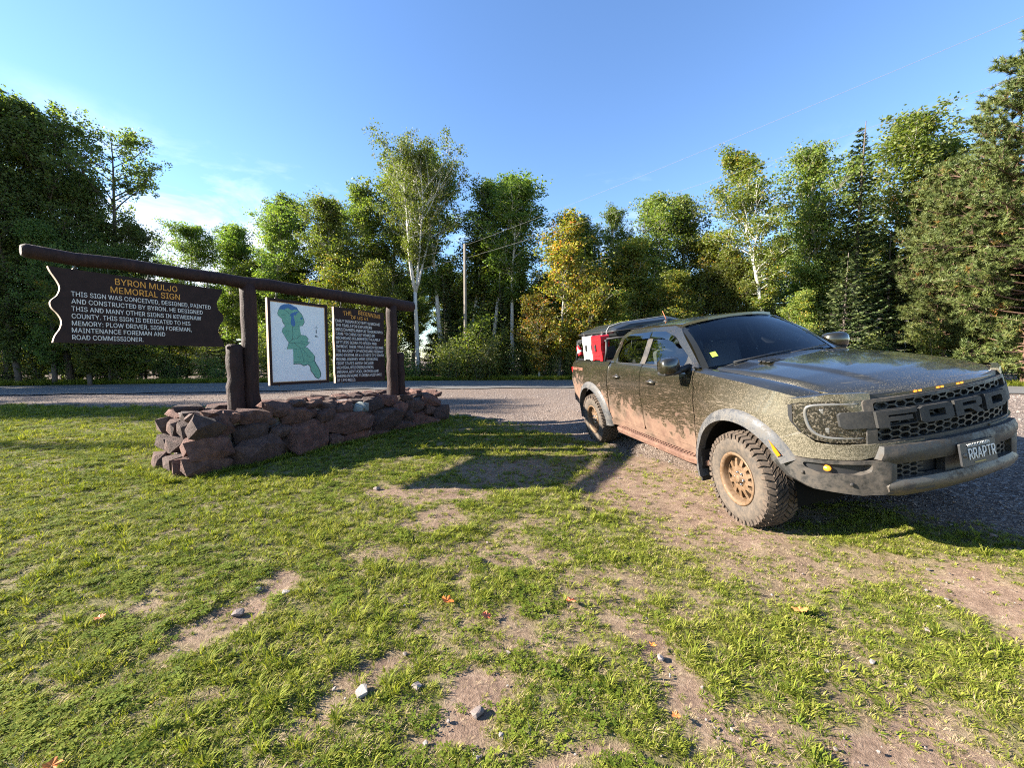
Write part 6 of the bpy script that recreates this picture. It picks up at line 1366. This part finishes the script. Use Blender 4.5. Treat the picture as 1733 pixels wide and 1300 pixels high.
def tuft(seed, n, L0, L1, wd, splay, mat, rad=0.02, bend=0.5, tb=0.5, flat=False):
    rg = np.random.default_rng(seed); V, F3, T = [], [], []; F = []
    for i in range(n):
        a = rg.uniform(0, 2 * PI); L = rg.uniform(L0, L1); r = rg.uniform(0, rad); b0 = np.array((r * math.cos(a + 1), r * math.sin(a + 1), -0.004)); sp = splay * rg.uniform(0.4, 1.2)
        d = np.array((math.cos(a) * math.sin(sp), math.sin(a) * math.sin(sp), math.cos(sp))); sd = np.array((-math.sin(a), math.cos(a), 0)) * wd * rg.uniform(0.7, 1.2)
        m_ = b0 + d * L * 0.55; dn = d + np.array((math.cos(a), math.sin(a), -0.5)) * bend * rg.uniform(0.4, 1.2); dn /= np.linalg.norm(dn); e = m_ + dn * L * 0.5
        if flat: e[2] = max(e[2], 0.004); m_[2] = max(m_[2], 0.006)
        k = len(V); V += [b0 - sd * 0.6, b0 + sd * 0.6, m_ + sd, m_ - sd, e]; F += [(k, k + 1, k + 2, k + 3), (k + 3, k + 2, k + 4)]; T += [rg.uniform(0, 1)] * 5
    me = bpy.data.meshes.new('tuft'); me.from_pydata([tuple(v) for v in V], [], F); at = me.attributes.new('tint', 'FLOAT', 'POINT'); at.data.foreach_set('value', (np.array(T) * 0.8 + (tb - 0.4)).astype(np.float32)); me.materials.append(mat); me.update(); return me
def clover(seed):
    rg = np.random.default_rng(seed); P, T = [], []
    V, F, Tt = [], [], []
    for i in range(16):
        a, r = rg.uniform(0, 6.28), 0.05 * math.sqrt(rg.uniform()); h = rg.uniform(0.012, 0.03); c = np.array((r * math.cos(a), r * math.sin(a), h)); t0 = rg.uniform(0, 6.28); s = rg.uniform(0.007, 0.012)
        for k in range(3):
            q = t0 + k * 2.094; u = np.array((math.cos(q), math.sin(q), 0.15)); w = np.array((-math.sin(q), math.cos(q), 0)); b0 = len(V); V += [c, c + u * s + w * s * 0.6, c + u * s * 1.8, c + u * s - w * s * 0.6]; F.append((b0, b0 + 1, b0 + 2, b0 + 3)); Tt += [rg.uniform(0.0, 0.5)] * 4
    me = bpy.data.meshes.new('clover'); me.from_pydata([tuple(v) for v in V], [], F); at = me.attributes.new('tint', 'FLOAT', 'POINT'); at.data.foreach_set('value', np.array(Tt, np.float32)); me.materials.append(M_GRASS); me.update(); return me
def pebble(seed):
    me = stone_mesh(1.0, 0.85, 0.6, seed, 14); me.materials[0] = M_PEBBLE; return me
def source_col(name, meshes):
    c = bpy.data.collections.new(name)
    for i, me in enumerate(meshes): o = bpy.data.objects.new('%s_%02d' % (name, i), me); c.objects.link(o)
    return c
def scatter(name, P, idx, rot, scl, src):
    """points with per-point instance index, rotation and scale -> geometry nodes instances"""
    me = bpy.data.meshes.new(name); me.vertices.add(len(P)); me.vertices.foreach_set('co', np.ascontiguousarray(P, np.float32).ravel())
    a = me.attributes.new('idx', 'INT', 'POINT'); a.data.foreach_set('value', idx.astype(np.int32))
    a = me.attributes.new('rot', 'FLOAT_VECTOR', 'POINT'); a.data.foreach_set('vector', np.ascontiguousarray(rot, np.float32).ravel())
    a = me.attributes.new('scl', 'FLOAT', 'POINT'); a.data.foreach_set('value', scl.astype(np.float32)); me.update()
    o = link(name, me); ng = bpy.data.node_groups.new(name, 'GeometryNodeTree'); ng.interface.new_socket('Geometry', in_out='INPUT', socket_type='NodeSocketGeometry'); ng.interface.new_socket('Geometry', in_out='OUTPUT', socket_type='NodeSocketGeometry')
    gi, go = ng.nodes.new('NodeGroupInput'), ng.nodes.new('NodeGroupOutput'); mp_ = ng.nodes.new('GeometryNodeMeshToPoints'); ip = ng.nodes.new('GeometryNodeInstanceOnPoints'); ci = ng.nodes.new('GeometryNodeCollectionInfo')
    ci.inputs['Collection'].default_value = src; ci.inputs['Separate Children'].default_value = True; ci.inputs['Reset Children'].default_value = True; ip.inputs['Pick Instance'].default_value = True
    def attr(nm, dt): n = ng.nodes.new('GeometryNodeInputNamedAttribute'); n.data_type = dt; n.inputs['Name'].default_value = nm; return n.outputs['Attribute']
    L_ = ng.links.new; L_(gi.outputs[0], mp_.inputs['Mesh']); L_(mp_.outputs[0], ip.inputs['Points']); L_(ci.outputs[0], ip.inputs['Instance']); L_(attr('idx', 'INT'), ip.inputs['Instance Index']); L_(attr('rot', 'FLOAT_VECTOR'), ip.inputs['Rotation']); L_(attr('scl', 'FLOAT'), ip.inputs['Scale']); L_(ip.outputs[0], go.inputs[0])
    o.modifiers.new('scatter', 'NODES').node_group = ng; o['kind'] = 'stuff'; return o
SRC_G = source_col('grass_source', [tuft(1, 20, .022, .045, .0022, .95, M_GRASS, .028), tuft(2, 18, .025, .05, .0025, 1.05, M_GRASS, .03), tuft(3, 22, .02, .042, .002, 1.1, M_GRASS, .03, .7), tuft(4, 10, .04, .075, .0042, 1.15, M_GRASS, .012, .6, .42), tuft(5, 12, .035, .065, .0046, 1.25, M_GRASS, .012, .7, .38), tuft(6, 24, .06, .12, .0026, .75, M_GRASS, .03, .7, .45), clover(7), tuft(8, 14, .03, .07, .0012, 1.5, M_STRAW, .05, .3, .9, True), tuft(9, 16, .02, .04, .0022, 1.2, M_GRASS, .03, .5, .85)])
prg = np.random.default_rng(99)
def lawn_points():
    out = []
    for y0, y1, den in ((0.7, 2.2, 3000), (2.2, 3.4, 2300), (3.4, 5.0, 1500), (5.0, 7.5, 800), (7.5, 12.5, 330)):
        xm = 1.55 * y1 + 0.5; area = 2 * xm * (y1 - y0); n = int(area * den); x = prg.uniform(-xm, xm, n); y = prg.uniform(y0, y1, n); k = np.abs(x) < 1.5 * y + 0.5; out.append(np.stack([x[k], y[k]], 1))
    return np.concatenate(out)
Q = lawn_points(); g_, v_, b_ = masks(Q[:, 0], Q[:, 1])
fine_cl = fbm(Q[:, 0] * 6.5, Q[:, 1] * 6.5, 61, 3)
pr = np.clip(g_, 0, 1) ** 1.25 * (0.38 + 1.1 * sstep(0.30, 0.66, fine_cl)) + 0.05 * (1 - v_) + 0.42 * np.clip(b_, 0, 1) * (1 - v_) * sstep(0.52, 0.64, fbm(Q[:, 0] * 4.2, Q[:, 1] * 4.2, 63, 3))
# keep tyres' standing places and the wall's footprint free
LQ = np.array(S_MI.to_3x3()) @ np.vstack([Q[:, 0] - S_O.x, Q[:, 1] - S_O.y, np.zeros(len(Q))])
in_wall = (LQ[0] > -1.0) & (LQ[0] < 3.75) & (LQ[1] > -0.62) & (LQ[1] < 0.55)
keep = (prg.uniform(size=len(Q)) < pr * 0.95) & ~in_wall & (v_ < 0.93)
Q, g_, v_, b_ = Q[keep], g_[keep], v_[keep], b_[keep]; n = len(Q)
r1 = prg.uniform(size=n); cl = fbm(Q[:, 0] * 1.6, Q[:, 1] * 1.6, 41, 3); idx = prg.integers(0, 3, n)
broad = sstep(0.46, 0.60, cl + 0.10 * b_ + 0.06 * sstep(-1.0, 1.5, Q[:, 0])); idx = np.where(r1 < broad * 0.38, prg.integers(3, 5, n), idx)
r2 = prg.uniform(size=n); idx = np.where(r2 < 0.05 * sstep(0.4, 0.6, cl), 5, idx); idx = np.where((r2 > 0.86) & (cl < 0.5) & (Q[:, 0] < 0.5), 6, idx); r3 = prg.uniform(size=n); idx = np.where(r3 < 0.12 + 0.33 * (1 - g_), 7, idx); idx = np.where((r3 > 0.90), 8, idx)
scl = prg.uniform(0.75, 1.35, n) * np.interp(Q[:, 1], [1, 4, 7, 12], [0.55, 0.66, 0.95, 1.45]) * (0.75 + 0.4 * g_)
P3 = np.column_stack([Q, ground_z(Q[:, 0], Q[:, 1]) + (fbm(Q[:, 0] * 9, Q[:, 1] * 9, 77, 3) - 0.5) * 0.022 - 0.012 * b_])
rot = np.column_stack([prg.normal(0, .12, n), prg.normal(0, .12, n), prg.uniform(0, 6.283, n)])
scatter('lawn_grass', P3, idx, rot, scl, SRC_G)
# rank grass against the wall foot and along the far verge
pts, sc_ = [], []
for t in np.linspace(0, 1, 420):
    for side in (0, 1):
        if side == 0: lx, ly = -1.05 + 4.75 * t, -0.80 + prg.normal(0, 0.045)
        else:
            if t > 0.3: continue
            lx, ly = -1.28 + prg.normal(0, 0.05), -0.7 + 4.2 * t
        p = S_M @ Vector((lx, ly, 0)); pts.append((p.x, p.y)); sc_.append(prg.uniform(0.6, 1.15))
for i in range(9000):
    j = prg.uniform(0.10, 0.78) * (len(ROAD) - 2); a, c = ROAD[int(j)], ROAD[int(j) + 1]; d = (c - a) / np.hypot(*(c - a)); q = a + (c - a) * (j % 1) + np.array((-d[1], d[0])) * (3.5 + abs(prg.normal(0, 1.2))); pts.append((q[0], q[1])); sc_.append(prg.uniform(2.0, 4.5))
pts = np.array(pts); n = len(pts); scatter('verge_grass', np.column_stack([pts, ground_z(pts[:, 0], pts[:, 1])]), np.where(prg.uniform(size=n) < 0.75, 5, 8), np.column_stack([np.zeros(n), np.zeros(n), prg.uniform(0, 6.28, n)]), np.array(sc_), SRC_G)
# gravel
SRC_P = source_col('gravel_source', [pebble(900 + i) for i in range(6)])
n = 90000; y = 0.8 + 17 * prg.uniform(size=n) ** 1.5; x = prg.uniform(-1, 1, n) * (1.5 * y + 0.5); g_, v_, b_ = masks(x, y)
rd = np.full(n, 99.0)
for p in ROAD[::3]: rd = np.minimum(rd, np.hypot(x - p[0], y - p[1]))
LQ = np.array(S_MI.to_3x3()) @ np.vstack([x - S_O.x, y - S_O.y, np.zeros(n)]); in_wall = (LQ[0] > -1.1) & (LQ[0] < 3.8) & (LQ[1] > -0.7) & (LQ[1] < 0.65)
keep = (prg.uniform(size=n) < np.clip(v_ * 0.85 + b_ * 0.05 + 0.004, 0, 1)) & (rd > 3.5) & ~in_wall; x, y = x[keep], y[keep]; n = len(x)
scl = np.exp(prg.normal(math.log(0.011), 0.45, n)) * np.interp(y, [1, 5, 17], [0.8, 1.0, 1.7])
scatter('gravel', np.column_stack([x, y, ground_z(x, y) + scl * 0.12]), prg.integers(0, 6, n), prg.uniform(-3, 3, (n, 3)) * np.array((.15, .15, 1)), scl, SRC_P)
# larger stones lying on the lawn
for i, (px, py, s, lb) in enumerate(((483, 997, .055, 'pale fist-sized stone half sunk in the left lawn'), (437, 992, .05, 'dark stone beside the pale one in the left lawn'), (705, 1148, .05, 'whitish knobbly stone on bare soil in mid lawn'), (808, 1191, .06, 'smooth tan stone beside a broad grass clump'), (612, 1160, .075, 'flat pinkish stone sunk in thin turf'), (403, 1030, .07, 'flat grey stone in the worn strip of lawn'), (1118, 1103, .045, 'oblong brown stone standing on bare soil'), (637, 830, .08, 'pale stone at the tip of the board shadow'), (1570, 1062, .035, 'small cream stone in the right-hand grass'), (860, 1095, .03, 'small white stone chip on bare soil'), (1602, 1020, .03, 'small pale stone at the edge of the gravel patch'), (1680, 940, .05, 'tan stone on the gravel by the pickup shadow'))):
    p = px_ground(px, py); z = float(ground_z(p.x, p.y)); me = stone_mesh(s, s * .75, s * .5, 700 + i, 18); me.materials[0] = M_PEBBLE; o = link('stone', me, None, (p.x, p.y, z + s * .10)); o.rotation_euler = (0.2, 0.1, i * 1.3); tag(o, lb, 'stone')
# fallen leaves
def leaf_thing(px, py, s, col, lb, i):
    rg = random.Random(i); p = px_ground(px, py); z = float(ground_z(p.x, p.y)); lobes = 5; V = [(0, 0, 0.012)]; n = 20
    for k in range(n):
        a = 2 * PI * k / n; r = s * (0.55 + 0.45 * abs(math.cos(lobes * a / 2 + 0.3))) * rg.uniform(0.85, 1.1); V.append((r * math.cos(a), r * math.sin(a), 0.012 + 0.35 * s * rg.uniform(0, 1) * (r / s) ** 2))
    mb = MB(); mb.add(V, [(0, 1 + k, 1 + (k + 1) % n) for k in range(n)], 0, False); e = empty('fallen_leaf', (p.x, p.y, z + 0.018), (rg.uniform(-.3, .3), rg.uniform(-.3, .3), rg.uniform(0, 6))); tag(e, lb, 'leaf')
    mb.build('blade', simple('fallen_leaf_%d' % i, col, 0.6, var=0.3, vscale=60), e, fix=False); MB().tube([(0, 0, 0.012), (-s * 0.8, 0, 0.014), (-s * 1.3, s * 0.2, 0.02)], 0.0012, 4).build('stalk', M_STRAW, e)
for i, (px, py, s, c, lb) in enumerate(((756, 1018, .042, (0.62, 0.14, 0.02), 'curled bright orange maple leaf on the mid lawn'), (822, 1043, .032, (0.45, 0.10, 0.04), 'dull red fallen leaf beside the bright orange one'), (966, 1018, .032, (0.50, 0.12, 0.04), 'small red-brown leaf in thin turf'), (1355, 1035, .045, (0.38, 0.18, 0.05), 'tan crumpled leaf in front of the pickup'), (1105, 1090, .02, (0.55, 0.18, 0.03), 'tiny orange leaf by the oblong stone'), (85, 1288, .028, (0.55, 0.16, 0.02), 'orange leaf in the thick left grass'), (170, 1045, .028, (0.45, 0.14, 0.04), 'brown-orange leaf on the worn left strip'), (1145, 1207, .022, (0.5, 0.16, 0.04), 'small rusty leaf in broad-bladed grass'))): leaf_thing(px, py, s, c, lb, i)
